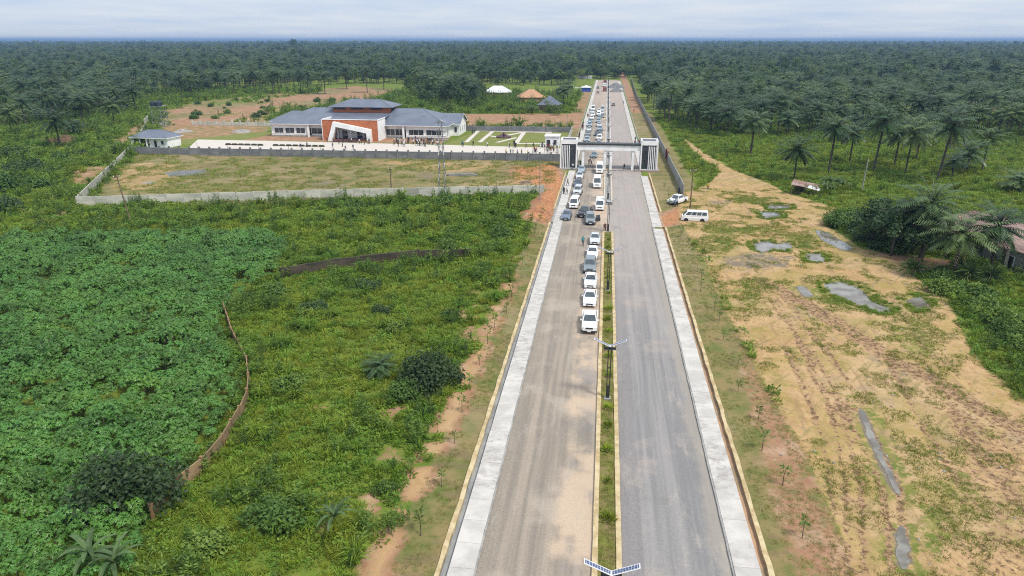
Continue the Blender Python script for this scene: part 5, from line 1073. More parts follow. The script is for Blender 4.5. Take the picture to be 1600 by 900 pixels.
def leafy(b, c, rad, nl, size, m, shell=.55, flat=.8):
    """leaves spread through a lobe, denser to its outside, facing roughly outwards and up"""
    for k in range(nl):
        d = rdir(-.55, 1); r = shell + (1 - shell) * R(0, 1) ** .6; p = Vector(c) + Vector((d.x * rad, d.y * rad, d.z * rad * flat)) * r * R(.85, 1.12)
        q_ = (rdir() + Vector((0, 0, -.2)) + d * .4); leaf_tri(b, p, q_, (d + Vector((0, 0, .8)) + rdir() * .7), size * R(.7, 1.4), size * R(.5, .8), m)
def broad_tree(seed, h=8.5, spread=4.2, lobes=13, nl=130, size=.62, m='tree_leaf', th=.45):
    random.seed(seed); t = MB(); t.smooth = True; c = MB()
    t.tube([(0, 0, -.3), (R(-.2, .2), R(-.2, .2), h * .3), (R(-.3, .3), R(-.3, .3), h * .72)], [.28, .2, .08], 'bark', 8)
    for k in range(lobes):
        a = k * 2.4 + R(-.4, .4); f = (k + .5) / lobes; rr = spread * sqrt(f) * .82; z = h * (th + (1 - th) * (1 - f * .75)) - .9 + R(-.6, .6); p = (rr * cos(a), rr * sin(a), z); q_ = R(1.1, 1.9) * spread / 4.2
        leafy(c, p, q_, nl, size, m)
        if k % 2 == 0: t.tube([(0, 0, h * R(.25, .5)), (p[0] * .5, p[1] * .5, z * .75), p], [.1, .07, .025], 'bark', 5)
    return t.mesh('trunk'), c.mesh('crown')
TREES = [broad_tree(1), broad_tree(2, 10.5, 4.6, 15), broad_tree(3, 7., 4.8, 14, 120, .6, 'pale_leaf'), broad_tree(4, 13, 4., 14, 130, .6, th=.3), broad_tree(5, 8.5, 4.2, 13, 130, .6, 'dark_leaf')]
def bush_mesh(seed, rad=1.2, lobes=9, nl=130, size=.22, m='bush_leaf', hk=.8):
    random.seed(seed); c = MB(); st = MB()
    for k in range(lobes):
        a = R(0, 6.28); r = rad * R(0, .75); p = (r * cos(a), r * sin(a), rad * hk * R(.25, .8) * (1.1 - r / rad * .5)); leafy(c, p, rad * R(.4, .6), nl, size, m, .4, .85)
        st.tube([(0, 0, -.1), (p[0] * .5, p[1] * .5, p[2] * .6), p], [.04, .03, .012], 'bark', 4)
    return st.mesh('stems'), c.mesh('foliage')
BUSH = [bush_mesh(21), bush_mesh(22, 1.5, 11), bush_mesh(23, 1., 8, 110, .2), bush_mesh(24, 1.3, 11, 150, .22, 'dark_leaf'), bush_mesh(25, 1.3, 11, 140, .21, 'bush_leaf', .9)]
BIGB = [bush_mesh(26, 2.9, 20, 260, .3, 'dark_leaf', .85), bush_mesh(27, 2.6, 18, 260, .28, 'dark_leaf', .9)]
def spiky_mesh(seed, nb=120, L=1.3):
    random.seed(seed); b = MB()
    for k in range(nb): d = rdir(-.1, 1); p0 = Vector((0, 0, .7)) + d * .15; leaf_tri(b, p0, d + Vector((0, 0, .1)), rdir(.2, 1), L * R(.7, 1.1), .09, 'dark_leaf'); leaf_tri(b, p0 + d * L * .5, d + Vector((0, 0, -.7)), rdir(.2, 1), L * .7, .09, 'bush_leaf')
    s_ = MB(); s_.tube([(0, 0, -.2), (0, 0, .8)], [.14, .1], 'bark', 6); return s_.mesh('stem'), b.mesh('foliage')
SPIKY = spiky_mesh(31)
def banana_mesh(seed, nl=11, L=2.3, h=1.8):
    random.seed(seed); s_ = MB(); s_.tube([(0, 0, -.2), (.05, 0, h * .6), (0, .05, h)], [.14, .12, .08], 'lime', 7); leaves = []
    for k in range(nl):
        b = MB(); a = k * 2.39 + R(-.2, .2); el = radians(R(35, 75)); p = Vector((0, 0, h * .95)); e = el; N_ = 8; L_ = L * R(.75, 1.1); row = []
        for i in range(N_ + 1):
            t = i / N_; d = Vector((cos(a) * cos(e), sin(a) * cos(e), sin(e))); sd_ = Vector((-sin(a), cos(a), 0)); w = .15 * sin(pi * min(1, .08 + t * .92)) ** .6 * (1 if i < N_ else .1); row.append([p - sd_ * w + Vector((0, 0, w * .35)), p.copy(), p + sd_ * w + Vector((0, 0, w * .35))]); p = p + d * L_ / N_; e -= R(.16, .26)
        vs_ = [q_ for r_ in row for q_ in r_]; b.add(vs_, [(3 * i + j, 3 * i + j + 1, 3 * i + j + 4, 3 * i + j + 3) for i in range(N_) for j in (0, 1)], 'banana'); leaves.append(b.mesh('leaf'))
    return s_.mesh('stem'), leaves
BAN = banana_mesh(41)
def banana_at(x, y, s_, label, group=None):
    t = thing('banana_plant', label, 'plant', (x, y, 0), R(0, 6), group, s_); link('stem', BAN[0], t)
    for m in BAN[1]: link('leaf', m, t)
def bush_at(x, y, s_, label, group=None, v=None, name='bush', z=0.):
    v = random.randrange(len(BUSH)) if v is None else v; st, fo = BUSH[v]; return inst(name, label, 'bush', [('stems', st), ('foliage', fo)], (x, y, z), R(0, 6.28), s_, group)
def tree_at(x, y, s_, label, group=None, v=None, name='broadleaf_tree'):
    v = random.randrange(len(TREES)) if v is None else v; tr, cr_ = TREES[v]; return inst(name, label, 'tree', [('trunk', tr), ('crown', cr_)], (x, y, 0), R(0, 6.28), s_, group)

# ------------------------------------------------------------------ palms and trees that can be told apart
random.seed(77)
taken = []
def hgt(px, py, cy):   # trunk height from base row and crown-centre row
    s_ = (py - YH) * cos(TH) / H; return (py - cy) / s_ / .95
FORE = [(1172.6, 242, 196, 'slender oil palm standing alone nearest the boundary wall side of the clearing'), (1240, 283, 236, 'stocky oil palm beside the shack, its fronds spreading low'), (1294, 273, 205, 'tall oil palm with broad crown right of the shack'), (1327, 256, 212, 'shorter oil palm just behind the tall broad-crowned one'), (1364, 271, 197, 'tall straight oil palm near the grey concrete pole'), (1397, 261, 212, 'oil palm with thin pale trunk between two taller palms'), (1414, 273, 212, 'dark oil palm in the middle of the grassy clearing'), (1431, 250, 203, 'oil palm half hidden behind the dark central one'),
        (1462, 287, 193, 'tall leaning oil palm with brown skirt of dead fronds'), (1484, 234, 185, 'oil palm behind the leaning one'), (1488, 278, 256, 'small oil palm with drooping fronds beside the leaning one'), (1509, 271, 243, 'young low oil palm in the open grass'), (1534, 267, 220, 'oil palm with dense crown at the clearing edge'), (1575, 217, 181, 'tall oil palm near the right frame edge'), (1526, 194, 146, 'oil palm in front of the pale roofed houses'), (1044, 192, 144, 'tall dark oil palm close behind the boundary wall'),
        (1087, 203, 169, 'oil palm at the grove edge, second from the boundary wall'), (1110, 209, 181, 'low full oil palm at the grove edge, third from the boundary wall'), (1135, 213, 181, 'oil palm at the grove edge left of the lone slender one'), (1228, 213, 189, 'oil palm at the grove edge above the stocky one'), (1267, 196, 158, 'tall oil palm behind the grove edge with dark drooping fronds'), (1590, 300, 285, 'low young palm in the grass at the right frame edge'),
        (132, 203, 160, 'oil palm with bushy crown above the mud ruin'), (95, 234, 193, 'brownish oil palm in front of the mud ruin'), (118, 215, 200, 'short bare-trunked palm beside the mud ruin'), (215, 176, 146, 'leaning oil palm near the end of the slanting wall'), (20, 215, 180, 'oil palm with spreading fronds at the left frame edge'), (180, 200, 168, 'dark oil palm left of the slanting wall'), (160, 182, 150, 'oil palm behind the bushy one near the ruin'),
        (286, 158, 126, 'oil palm at the dirt clearing edge behind the water tank'), (300, 156, 124, 'second oil palm at the dirt clearing edge behind the tank'), (367, 149, 122, 'oil palm alone on the dirt clearing edge'), (398, 148, 118, 'tall oil palm at the dirt clearing'), (427, 147, 120, 'oil palm with bare trunk right of the tall one at the clearing'), (436, 146, 118, 'oil palm beside the bare-trunked one at the clearing'), (470, 146, 118, 'oil palm standing forward on the dirt clearing'), (482, 147, 119, 'oil palm in the cleared ground above the hall roof left'), (508, 147, 122, 'oil palm before the hall roof tier'), (542, 139, 112, 'tall oil palm above the hall tier'), (574, 145, 112, 'oil palm behind the hall tier ridge'), (600, 140, 112, 'oil palm right of the hall tier'),
        (886, 160, 136, 'tall oil palm beside the road before the far houses'), (880, 172, 146, 'oil palm by the roadside near the blue-grey roof'), (697, 165, 142, 'oil palm among broadleaf trees behind the hall'), (681, 158, 128, 'tall oil palm behind the hall right wing')]
for px, py, cy, l_ in FORE:
    x, y = G(px, py); h = max(2.2, min(13.5, hgt(px, py, cy))); taken.append((x, y)); palm_at(x, y, h, l_, 'oil palms', big=1.12, lean=.10 if 'leaning' in l_ else R(-.025, .025))
# ornamental palms by the bungalow
for px, py, h, l_, v in ((1437, 404, 8.6, 'tall feathery palm in front of the pink-roofed bungalow', 1), (1489, 434, 6.2, 'drooping palm with long arching fronds nearest the lot corner', 2), (1546, 430, 7.2, 'dense dark palm before the bungalow porch', 4), (1412, 394, 6.4, 'palm rising from the thicket left of the feathery one', 0)):
    x, y = G(px, py); palm_at(x, y, h, l_, 'palms by the bungalow', 'garden_palm', .02, v).children[1].scale = (R(.8, .88),) * 3
# weedy foreground plants
x, y = G(593, 586); yp = palm_at(x, y, 1.6, 'young palm with grey-green fronds beside the big bush', None, 'young_palm', 0, 3); yp.scale = (.5,) * 3
for px, py, l_ in ((205, 625, ''), (200, 0, '')): pass
x, y = G(672, 600); t = inst('large_bush', 'big round dark green bush in the weedy field', 'bush', [('stems', BIGB[1][0]), ('foliage', BIGB[1][1])], (x, y, 0), 1., 1.22)
for px, py, s_, v, l_ in ((640, 622, 1.3, 1, 'bright green bush leaning on the big dark one'), (576, 452, 1.3, 3, 'dark bush in the weeds below the ruined wall'), (706, 498, 1.0, 4, 'bush close to the sandy footpath'), (598, 488, .9, 3, 'small dark bush in the middle of the weeds'), (622, 520, .95, 1, 'low bush above the young palm'), (430, 462, 1.4, 4, 'broad-leaved bush near the crop corner'), (490, 486, 1.2, 3, 'dark clump near the start of the curved wall'), (455, 610, 1.3, 4, 'grey-green clump right of the curved wall'), (560, 330, 1.7, 1, 'bush at the foot of the pale wall'), (695, 322, 2., 4, 'dense bush round the foot of the pylon'), (758, 300, 1.2, 3, 'dark bush leaning over the pale wall'), (520, 320, 1.3, 0, 'bush by the shorter log pile'), (430, 826, 1.6, 4, 'bush with long leaves in the lower weeds'), (330, 862, 1.4, 0, 'leafy bush near the lower edge of the weeds'), (700, 390, 1.4, 4, 'bush against the broken end of the dark wall'), (590, 425, 1.1, 0, 'small bush under the dark wall'), (600, 770, .9, 2, 'little bush by the sandy patch'), (780, 372, 1.5, 1, 'bush at the weed edge by the verge'), (800, 345, 1.4, 0, 'bush beside the red mounds'),
                           (304, 186, 1.8, 0, 'bush on the bank behind the low garden wall'), (20, 248, 3., 3, 'dark bush mass at the left frame edge'), (40, 272, 3.2, 3, 'dark bushes below the left frame palms'), (8, 300, 3.4, 4, 'big shrub at the left frame edge by the foundation'), (60, 296, 2.4, 0, 'shrub left of the bare red patch'), (126, 245, 1.8, 3, 'dark bush beside the slanting wall'), (12, 330, 2.6, 3, 'dark shrub above the open foundation corner'), (90, 255, 2.2, 1, 'bushes below the mud ruin'), (50, 240, 2.4, 0, 'green bush left of the mud ruin')):
    x, y = G(px, py); bush_at(x, y, s_, l_, 'bushes in the weedy ground', v)
for k in range(26): x, y = G(R(300, 540), R(156, 190)); bush_at(x, y, R(.9, 1.9), 'low bush dotted over the dirt clearing behind the compound', 'bushes on the dirt clearing')
x, y = G(200, 792); inst('dark_tree', 'round dark bushy tree beside the end of the curved wall', 'tree', [('stems', BIGB[0][0]), ('foliage', BIGB[0][1])], (x, y, 0), .4, 1.35)
x, y = G(525, 835); banana_at(x, y, .85, 'bright young banana plant on the red earth patch')
x, y = G(150, 905); banana_at(x, y, 1.1, 'large banana plant at the lower left edge'); x, y = G(185, 915); banana_at(x, y, 1.0, 'second banana plant at the lower left edge')
for k in range(9): x, y = G(R(1258, 1310), R(296, 312)); banana_at(x + 2, y + 3, R(.9, 1.3), 'banana plant in the clump behind the shack', 'banana clump behind the shack')
for k in range(7): x, y = G(R(800, 870), R(172, 180)); banana_at(x, y, R(1.2, 1.7), 'banana plant beside the far houses', 'banana plants by the far houses')
# bush belt right of the lot and round the bungalow
HB = []
for k in range(46): HB.append((R(1295, 1430), R(342, 400)))
HB = [(a, b_) for a, b_ in HB if b_ < 352 + (a - 1295) * .5 and b_ > 330 + (a - 1295) * .05]
for a, b_ in HB: x, y = G(a, b_); bush_at(x, y, R(1.3, 2.1), 'bush in the thicket between sandy track and bungalow', 'thicket by the bungalow', random.choice((0, 1, 4, 3)))
for k in range(34):
    f = R(0, 1); a, b_ = 1475 + f * 150 + R(-15, 25), 452 + f * 108 + R(-26, 4); x, y = G(a, b_); bush_at(x, y, R(.9, 1.6), 'bush in the hedge along the lower right of the lot', 'hedge right of the lot', random.choice((0, 1, 2, 4)))
for px, py, v, s_, l_ in ((1392, 400, 4, .85, 'dark tree close to the bungalow corner'), (1425, 396, 4, .85, 'dark tree behind the feathery palm'), (1360, 386, 0, .55, 'small tree at the thicket corner'), (1440, 410, 4, .6, 'low dark tree left of the drooping palm'), (1450, 384, 4, .8, 'tree growing over the pink roof edge'), (1410, 380, 0, .85, 'leafy tree behind the thicket'), (1370, 372, 4, .8, 'dark tree at the back of the thicket')): x, y = G(px, py); tree_at(x, y, s_, l_, 'trees by the bungalow', v)
for px, py, l_ in ((1426, 432, 'round spiky grass clump at the edge of the bare drive'), (1512, 440, 'spiky shrub below the drooping palm'), (1545, 446, 'spiky shrub before the dense dark palm'), (1500, 425, 'spiky shrub against the garden palms')):
    x, y = G(px, py); inst('spiky_shrub', l_, 'shrub', [('stem', SPIKY[0]), ('foliage', SPIKY[1])], (x, y, 0), R(0, 6), R(1.2, 1.6), 'spiky shrubs')
for px, py, v, s_, l_ in ((748, 160, 1, 1., 'tall broadleaf tree left of the pale zinc roof'), (720, 165, 0, 1., 'rounded tree behind the hall right wing'), (650, 158, 2, 1., 'spreading tree behind the hall roof'), (665, 166, 0, .9, 'leafy tree above the hall right roof'), (700, 178, 2, .7, 'low tree behind the red strip'), (742, 172, 2, .7, 'low spreading tree before the zinc roof'), (800, 176, 0, .5, 'rounded tree below the tan roof'), (878, 160, 1, .8, 'tall tree beside the tan roof'), (640, 150, 3, .9, 'slim tall tree at the dirt clearing corner'), (872, 180, 2, .6, 'low tree by the roadside red strip'), (1012, 160, 4, 1.1, 'dark round tree behind the far boundary wall'), (1020, 146, 0, 1.1, 'broad tree behind the far boundary wall'), (1005, 140, 4, 1., 'dark tree near the far road end')):
    x, y = G(px, py); taken.append((x, y)); tree_at(x, y, s_, l_, 'broadleaf trees', v)
# emergent trees on the skyline
for px, dist, s_, l_ in ((1550, 520, 1.35, 'dark tree standing out of the forest near the right edge'), (461, 1500, 2.6, 'round tree crown breaking the left skyline'), (1163, 1700, 2.2, 'tall tree breaking the skyline beyond the grove'), (960, 1900, 2.2, 'tree breaking the skyline above the road end')):
    x, y = G(px, YH + 37258 / dist); tree_at(x, y, s_, l_, 'skyline trees', 3)

# verge saplings and median shrubs
def sapling_mesh(seed):
    random.seed(seed); s_ = MB(); h = R(1.0, 1.5); s_.tube([(0, 0, -.05), (R(-.05, .05), 0, h * .6), (R(-.1, .1), R(-.1, .1), h)], [.03, .022, .01], 'bark', 5); b = MB()
    for k in range(26): d = rdir(-.3, .9); leaf_tri(b, Vector((0, 0, h * R(.6, 1.05))) + d * R(.02, .2), d, rdir(.3, 1), R(.18, .38), R(.1, .16), 'sapling')
    return s_.mesh('stem'), b.mesh('leaves')
SAP = [sapling_mesh(s_) for s_ in (61, 62, 63)]
def shrub_mesh(seed):
    random.seed(seed); b = MB()
    for k in range(70): d = rdir(0, 1); leaf_tri(b, d * R(.05, .3) + Vector((0, 0, .05)), d + Vector((0, 0, .5)), rdir(.3, 1), R(.16, .3), R(.07, .12), 'lime')
    s_ = MB(); s_.tube([(0, 0, -.03), (0, 0, .25)], [.03, .015], 'bark', 5); return s_.mesh('stem'), b.mesh('leaves')
SHR = [shrub_mesh(71), shrub_mesh(72)]
random.seed(5)
sapL = [(50, 812), (148, 865)]
yy = 33.; k = 0
while yy < 128:
    yy += R(4.2, 6.2); k += 1
    inst('sapling', 'young sapling on the left verge, %s counting up from the bottom edge' % nth(k), 'sapling', [('stem', SAP[k % 3][0]), ('leaves', SAP[k % 3][1])], (-12.7 + R(-.6, .4), yy, 0), R(0, 6), R(.9, 1.35), 'saplings on the left verge')
yy = 36.; k = 0
while yy < 160:
    yy += R(4.5, 6.5); k += 1
    if 124 < yy < 140: continue
    inst('sapling', 'young sapling on the right verge, %s counting up from the bottom edge' % nth(k), 'sapling', [('stem', SAP[k % 3][0]), ('leaves', SAP[(k + 1) % 3][1])], (13.0 + R(-.5, .7), yy, 0), R(0, 6), R(.9, 1.35), 'saplings on the right verge')
for k, py in enumerate(sorted((376, 388, 460, 484, 502, 520, 560, 640, 668, 706, 755, 815, 590, 435), reverse=True)):
    x, y = G(951, py); inst('median_shrub', 'small lime green median shrub, %s counting up from the bottom edge' % nth(k + 1), 'shrub', [('stem', SHR[py % 2][0]), ('leaves', SHR[py % 2][1])], (.2 + R(-.12, .12), y, .08), R(0, 6), R(1.0, 1.6), 'lime shrubs on the median')

# ------------------------------------------------------------------ grove: individual palms nearest the camera, the rest of the forest as stuff
random.seed(19); np.random.seed(19)
def inpoly(poly, x, y): return sdist(poly, np.array([x]), np.array([y]))[0]
def sight(u, v_): return 742 < u < 888 and 128 < v_ < 190
def pix(x, y):
    dx, dy = x - CX, y; d = -dx * sin(AL) + dy * cos(AL); r = dx * cos(AL) + dy * sin(AL); z_ = d * cos(TH) + H * sin(TH)
    return 800 + F * r / z_, 450 - F * (d * sin(TH) - H * cos(TH)) / z_
FR = [(a, b_) for a, b_ in Z_FOREST_R[:-1]] + [(900, 330), (900, 700), (60, 1500), (23, 700)]
FL = [(-900, 240)] + [(a, b_) for a, b_ in Z_FOREST_L[1:-1]] + [(-24, 640), (-20, 720), (-400, 1500), (-1200, 900)]
cand = []
for poly, x0, x1, y0, y1, nm, n_ in ((FR, 18, 190, 170, 480, 'r', 1500), (FL, -330, -15, 200, 520, 'l', 2200)):
    X = np.random.uniform(x0, x1, n_); Y = np.random.uniform(y0, y1, n_); ok = sdist(poly, X, Y) > 1.
    for x, y in zip(X[ok], Y[ok]):
        u, v_ = pix(x, y)
        if -30 < u < 1630 and not sight(u, v_): cand.append((math.hypot(x, y), x, y, nm))
cand.sort(); grid = {}
def far_enough(x, y, dmin):
    i, j = int(x // 8), int(y // 8)
    for a in (-1, 0, 1):
        for c in (-1, 0, 1):
            for (p, q_) in grid.get((i + a, j + c), ()):
                if (p - x) ** 2 + (q_ - y) ** 2 < dmin * dmin: return False
    grid.setdefault((i, j), []).append((x, y)); return True
for x, y in taken: grid.setdefault((int(x // 8), int(y // 8)), []).append((x, y))
np_, nt_ = 0, 0
for d, x, y, nm in cand:
    if np_ >= 205 and nt_ >= 60: break
    if not far_enough(x, y, 8.8 if nm == 'r' else 7.8): continue
    u, v_ = pix(x, y)
    palmy = R(0, 1) < (.86 if (nm == 'r' or u < 640) else .3)
    if palmy and np_ < 205:
        np_ += 1; palm_at(x, y, R(2.5, 5.) if R(0, 1) < .35 else R(6.5, 12.), 'oil palm in the dense grove right of the boundary wall' if nm == 'r' else 'oil palm in the dense left forest beyond the compound', 'palm grove right of the road' if nm == 'r' else 'palm forest left of the compound', lean=R(-.04, .04), big=R(1., 1.2))
    elif nt_ < 60:
        nt_ += 1; tree_at(x, y, R(.6, 1.05), 'broadleaf tree among palms right of the boundary wall' if nm == 'r' else 'broadleaf tree in the left forest beyond the compound', 'broadleaf trees in the right grove' if nm == 'r' else 'broadleaf trees in the left forest')
    lastd = d

def proto_collection(name, meshes):
    c = bpy.data.collections.new(name)
    for i, m in enumerate(meshes): o = bpy.data.objects.new('%s_%02d' % (name, i), m); c.objects.link(o)
    return c
def scatter(name, label, cat, pts, scl, proto, idx=None, tilt=.12, rot=None):
    """one stuff object: prototypes instanced on points"""
    n_ = len(pts); me = bpy.data.meshes.new(name); me.vertices.add(n_); me.vertices.foreach_set('co', np.asarray(pts, dtype=np.float32).ravel())
    for nm, ty, arr in (('scl', 'FLOAT_VECTOR', scl), ('rot', 'FLOAT_VECTOR', np.stack([np.random.uniform(-tilt, tilt, n_), np.random.uniform(-tilt, tilt, n_), np.random.uniform(0, 6.283, n_)], 1) if rot is None else rot), ('idx', 'INT', idx if idx is not None else np.random.randint(0, len(proto.objects), n_))):
        a = me.attributes.new(nm, ty, 'POINT')
        if ty == 'INT': a.data.foreach_set('value', np.asarray(arr, dtype=np.int32))
        else: a.data.foreach_set('vector', np.asarray(arr, dtype=np.float32).ravel())
    o = link(name, me); tag(o, label, cat, None, 'stuff')
    ng = bpy.data.node_groups.new(name, 'GeometryNodeTree'); ng.interface.new_socket('Geometry', in_out='INPUT', socket_type='NodeSocketGeometry'); ng.interface.new_socket('Geometry', in_out='OUTPUT', socket_type='NodeSocketGeometry')
    N_ = ng.nodes; gi = N_.new('NodeGroupInput'); go = N_.new('NodeGroupOutput'); ip = N_.new('GeometryNodeInstanceOnPoints'); ci = N_.new('GeometryNodeCollectionInfo'); ci.inputs[0].default_value = proto; ci.inputs[1].default_value = True; ci.inputs[2].default_value = True
    def na(nm, ty): q_ = N_.new('GeometryNodeInputNamedAttribute'); q_.data_type = ty; q_.inputs[0].default_value = nm; return q_.outputs[0]
    e2r = N_.new('FunctionNodeEulerToRotation'); K = ng.links.new
    K(gi.outputs[0], ip.inputs['Points']); K(ci.outputs[0], ip.inputs['Instance']); ip.inputs['Pick Instance'].default_value = True
    K(na('idx', 'INT'), ip.inputs['Instance Index']); K(na('rot', 'FLOAT_VECTOR'), e2r.inputs[0]); K(e2r.outputs[0], ip.inputs['Rotation']); K(na('scl', 'FLOAT_VECTOR'), ip.inputs['Scale']); K(ip.outputs[0], go.inputs[0])
    md = o.modifiers.new('scatter', 'NODES'); md.node_group = ng; return o
def joined(tr, cr_, off=(0, 0, 0), sz=1.):
    """trunk and crown as one mesh for the far forest"""
    me = bpy.data.meshes.new('forest_tree'); v = []; f = []; mi = []; ms = []
    for m, o_, s_ in ((tr, (0, 0, 0), 1.), (cr_, off, sz)):
        b0 = len(v); v += [(p.co.x * s_ + o_[0], p.co.y * s_ + o_[1], p.co.z * s_ + o_[2]) for p in m.vertices]
        for p in m.polygons:
            f.append([b0 + i for i in p.vertices]); mm = m.materials[p.material_index]
            if mm not in ms: ms.append(mm)
            mi.append(ms.index(mm))
    me.from_pydata(v, [], f)
    for m in ms: me.materials.append(m)
    me.polygons.foreach_set('material_index', np.array(mi, dtype=np.int32)); return me
forest_protos = proto_collection('forest_tree', [joined(p[1], p[2], p[3]) for p in PALMS[:3]] + [joined(PALMS[4][1], PALMS[4][2], PALMS[4][3])] + [joined(*t_) for t_ in TREES])
# far forest: density falls with distance, trees within the near grove ring are left to the individuals
pts, scl, ix = [], [], []
def push(x, y, s_, i): pts.append((x, y, -.1)); scl.append((s_ * R(.9, 1.1), s_ * R(.9, 1.1), s_ * R(.85, 1.15))); ix.append(i)
half = math.atan(800 / F) + .08
n_far = 0
def polar(n_, r0, r1, power):
    u = np.random.rand(n_)
    r = r0 + (r1 - r0) * u if power == 0 else (r0 * (r1 / r0) ** u if power == -1 else np.sqrt(r0 * r0 + (r1 * r1 - r0 * r0) * u))
    a = np.random.uniform(-half, half, n_) + (-AL); return r * np.sin(a) + CX, r * np.cos(a), r
for n_, r0, r1, pw, mind, sb in ((6200, 190, 620, 1, 5.2, .9), (26000, 620, 2400, 0, 0, 1.0), (24000, 2400, 12000, -1, 0, 1.12)):
    X, Y, Rr = polar(n_, r0, r1, pw)
    inl = sdist(FL, X, Y) > 2; inr = sdist(FR, X, Y) > 2
    ok = inl | inr | (Rr > 720) | ((Y > 632))
    for x, y, r, o_ in zip(X, Y, Rr, ok):
        if not o_: continue
        if r < 640 and not far_enough(x, y, mind): continue
        u, v_ = pix(x, y)
        if sight(u, v_) and not (v_ < 134): continue
        w_ = vnoise(np.array([x * .01]), np.array([y * .01]))[0]
        pal = R(0, 1) < (.72 if (u < 600 or u > 1000) and r < 700 else .45) * (.5 + w_) * (1 if r < 1500 else .6)
        push(x, y, sb * (R(.55, 1.25) if r < 900 else R(.7, 1.3)) * (1 + (min(r, 2400) - 600) / 4500 if r > 600 else 1), random.randrange(4) if pal else 4 + random.randrange(5))
scatter('forest', 'dense palm and broadleaf forest stretching to the flat horizon', 'forest', pts, scl, forest_protos, ix, .04)

# ------------------------------------------------------------------ crop, weeds and grass
def cassava_mesh(seed):
    random.seed(seed); b = MB(); h = R(1.6, 2.0)
    subs = [(R(0, 6.283), R(.35, .7), R(.8, 1.)) for _ in range(5)] + [(0, 0, 1.08)]
    for a1, r1, hz_ in subs:
        c0 = Vector((r1 * cos(a1), r1 * sin(a1), h * hz_ - .3))
        for k in range(20):
            out = rdir(-.15, 1); p = c0 + Vector((out.x * .42, out.y * .42, out.z * .34)) * R(.75, 1.05)
            nn = (out + Vector((0, 0, .7))).normalized(); s1 = nn.cross(Vector((1, .1, 0))).normalized(); s2 = nn.cross(s1); a0 = R(0, 6.28)
            for j in range(5):
                d = s1 * cos(a0 + j * 1.1) + s2 * sin(a0 + j * 1.1) - nn * R(.1, .5); leaf_tri(b, p, d, nn, R(.12, .2), .07, 'cassava')
    for k in range(3): a = R(0, 6.28); b.bar((0, 0, -.1), (.4 * cos(a), .4 * sin(a), h * .75), .02, 'bark', .012, 4, False)
    return b.mesh('cassava')
def weed_mesh(seed, kind):
    random.seed(seed); b = MB()
    if kind == 'broad':
        for k in range(60): d = rdir(.05, 1); p = Vector((d.x * .5, d.y * .5, d.z * R(.2, .55))) * R(.4, 1); leaf_tri(b, p, d + rdir() * .6, rdir(.4, 1), R(.14, .26), R(.1, .16), 'weed')
    elif kind == 'grass':
        for k in range(60): a = R(0, 6.28); r = R(0, .35); p = Vector((r * cos(a), r * sin(a), -.03)); d = Vector((cos(a) * R(.1, .7), sin(a) * R(.1, .7), 1)).normalized(); L = R(.35, .8); s_ = d.cross(rdir()).normalized() * .018; m_ = p + d * L * .6; e = m_ + (d + Vector((cos(a) * .6, sin(a) * .6, -.5))).normalized() * L * .45; b.add([p - s_, p + s_, m_ + s_, m_ - s_, e], [(0, 1, 2, 3), (3, 2, 4)], 'grass')
    elif kind == 'vine':
        for k in range(70): a = R(0, 6.28); r = .8 * sqrt(R(0, 1)); p = Vector((r * cos(a), r * sin(a), .08 + R(0, .2) + .12 * sin(r * 5 + seed))); leaf_tri(b, p, rdir(-.3, .3), rdir(.6, 1), R(.14, .22), R(.12, .18), 'weed')
    elif kind == 'tall':
        for k in range(5):
            x, y = R(-.25, .25), R(-.25, .25); h = R(.7, 1.2); b.bar((x, y, 0), (x * 1.6, y * 1.6, h), .012, 'weed', .006, 3, False)
            for j in range(14): d = rdir(-.2, .7); leaf_tri(b, Vector((x, y, 0)).lerp(Vector((x * 1.6, y * 1.6, h)), R(.25, 1)), d, rdir(.3, 1), R(.14, .26), R(.06, .1), 'bush_leaf')
    elif kind == 'tuft':
        for k in range(26): a = R(0, 6.28); r = R(0, .2); p = Vector((r * cos(a), r * sin(a), -.02)); d = Vector((cos(a) * .5, sin(a) * .5, 1)).normalized(); L = R(.08, .22); s_ = d.cross(rdir()).normalized() * .014; b.add([p - s_, p + s_, p + d * L], [(0, 1, 2)], 'dry_grass' if k % 2 else 'grass')
    elif kind == 'low':
        for k in range(60): a = R(0, 6.28); r = .5 * sqrt(R(0, 1)); p = Vector((r * cos(a), r * sin(a), -.02)); d = Vector((cos(a) * R(0, .7), sin(a) * R(0, .7), 1)).normalized(); L = R(.1, .32) * (1.2 - r); s_ = d.cross(rdir()).normalized() * .022; b.add([p - s_, p + s_, p + d * L], [(0, 1, 2)], 'grass' if k % 3 else 'dry_grass')
    elif kind == 'reed':
        for k in range(44): a = R(0, 6.28); d = Vector((cos(a) * R(.2, .9), sin(a) * R(.2, .9), 1)).normalized(); L = R(.8, 1.5); s_ = d.cross(rdir()).normalized() * .03; m_ = d * L * .6; e = m_ + (d + Vector((cos(a) * .9, sin(a) * .9, -.9))).normalized() * L * .5; b.add([-s_, s_, m_ + s_, m_ - s_, e], [(0, 1, 2, 3), (3, 2, 4)], 'weed')
    return b.mesh(kind)
cas = proto_collection('cassava_plant', [cassava_mesh(s_) for s_ in (201, 202, 203, 204)])
CASP = PX(-60, 960, -60, 383, 0, 381, 140, 374, 300, 372, 420, 372, 446, 384, 440, 408, 424, 432, 392, 456, 366, 474, 345, 492, 340, 520, 348, 545, 362, 575, 368, 602, 362, 632, 345, 662, 318, 698, 290, 730, 262, 760, 235, 790, 215, 860, 190, 960)
random.seed(23)
def jgrid(x0, x1, y0, y1, st):
    X, Y = np.meshgrid(np.arange(x0, x1, st), np.arange(y0, y1, st)); X, Y = X.ravel(), Y.ravel(); return X + np.random.uniform(-.42, .42, X.size) * st, Y + np.random.uniform(-.42, .42, X.size) * st
gzl = None
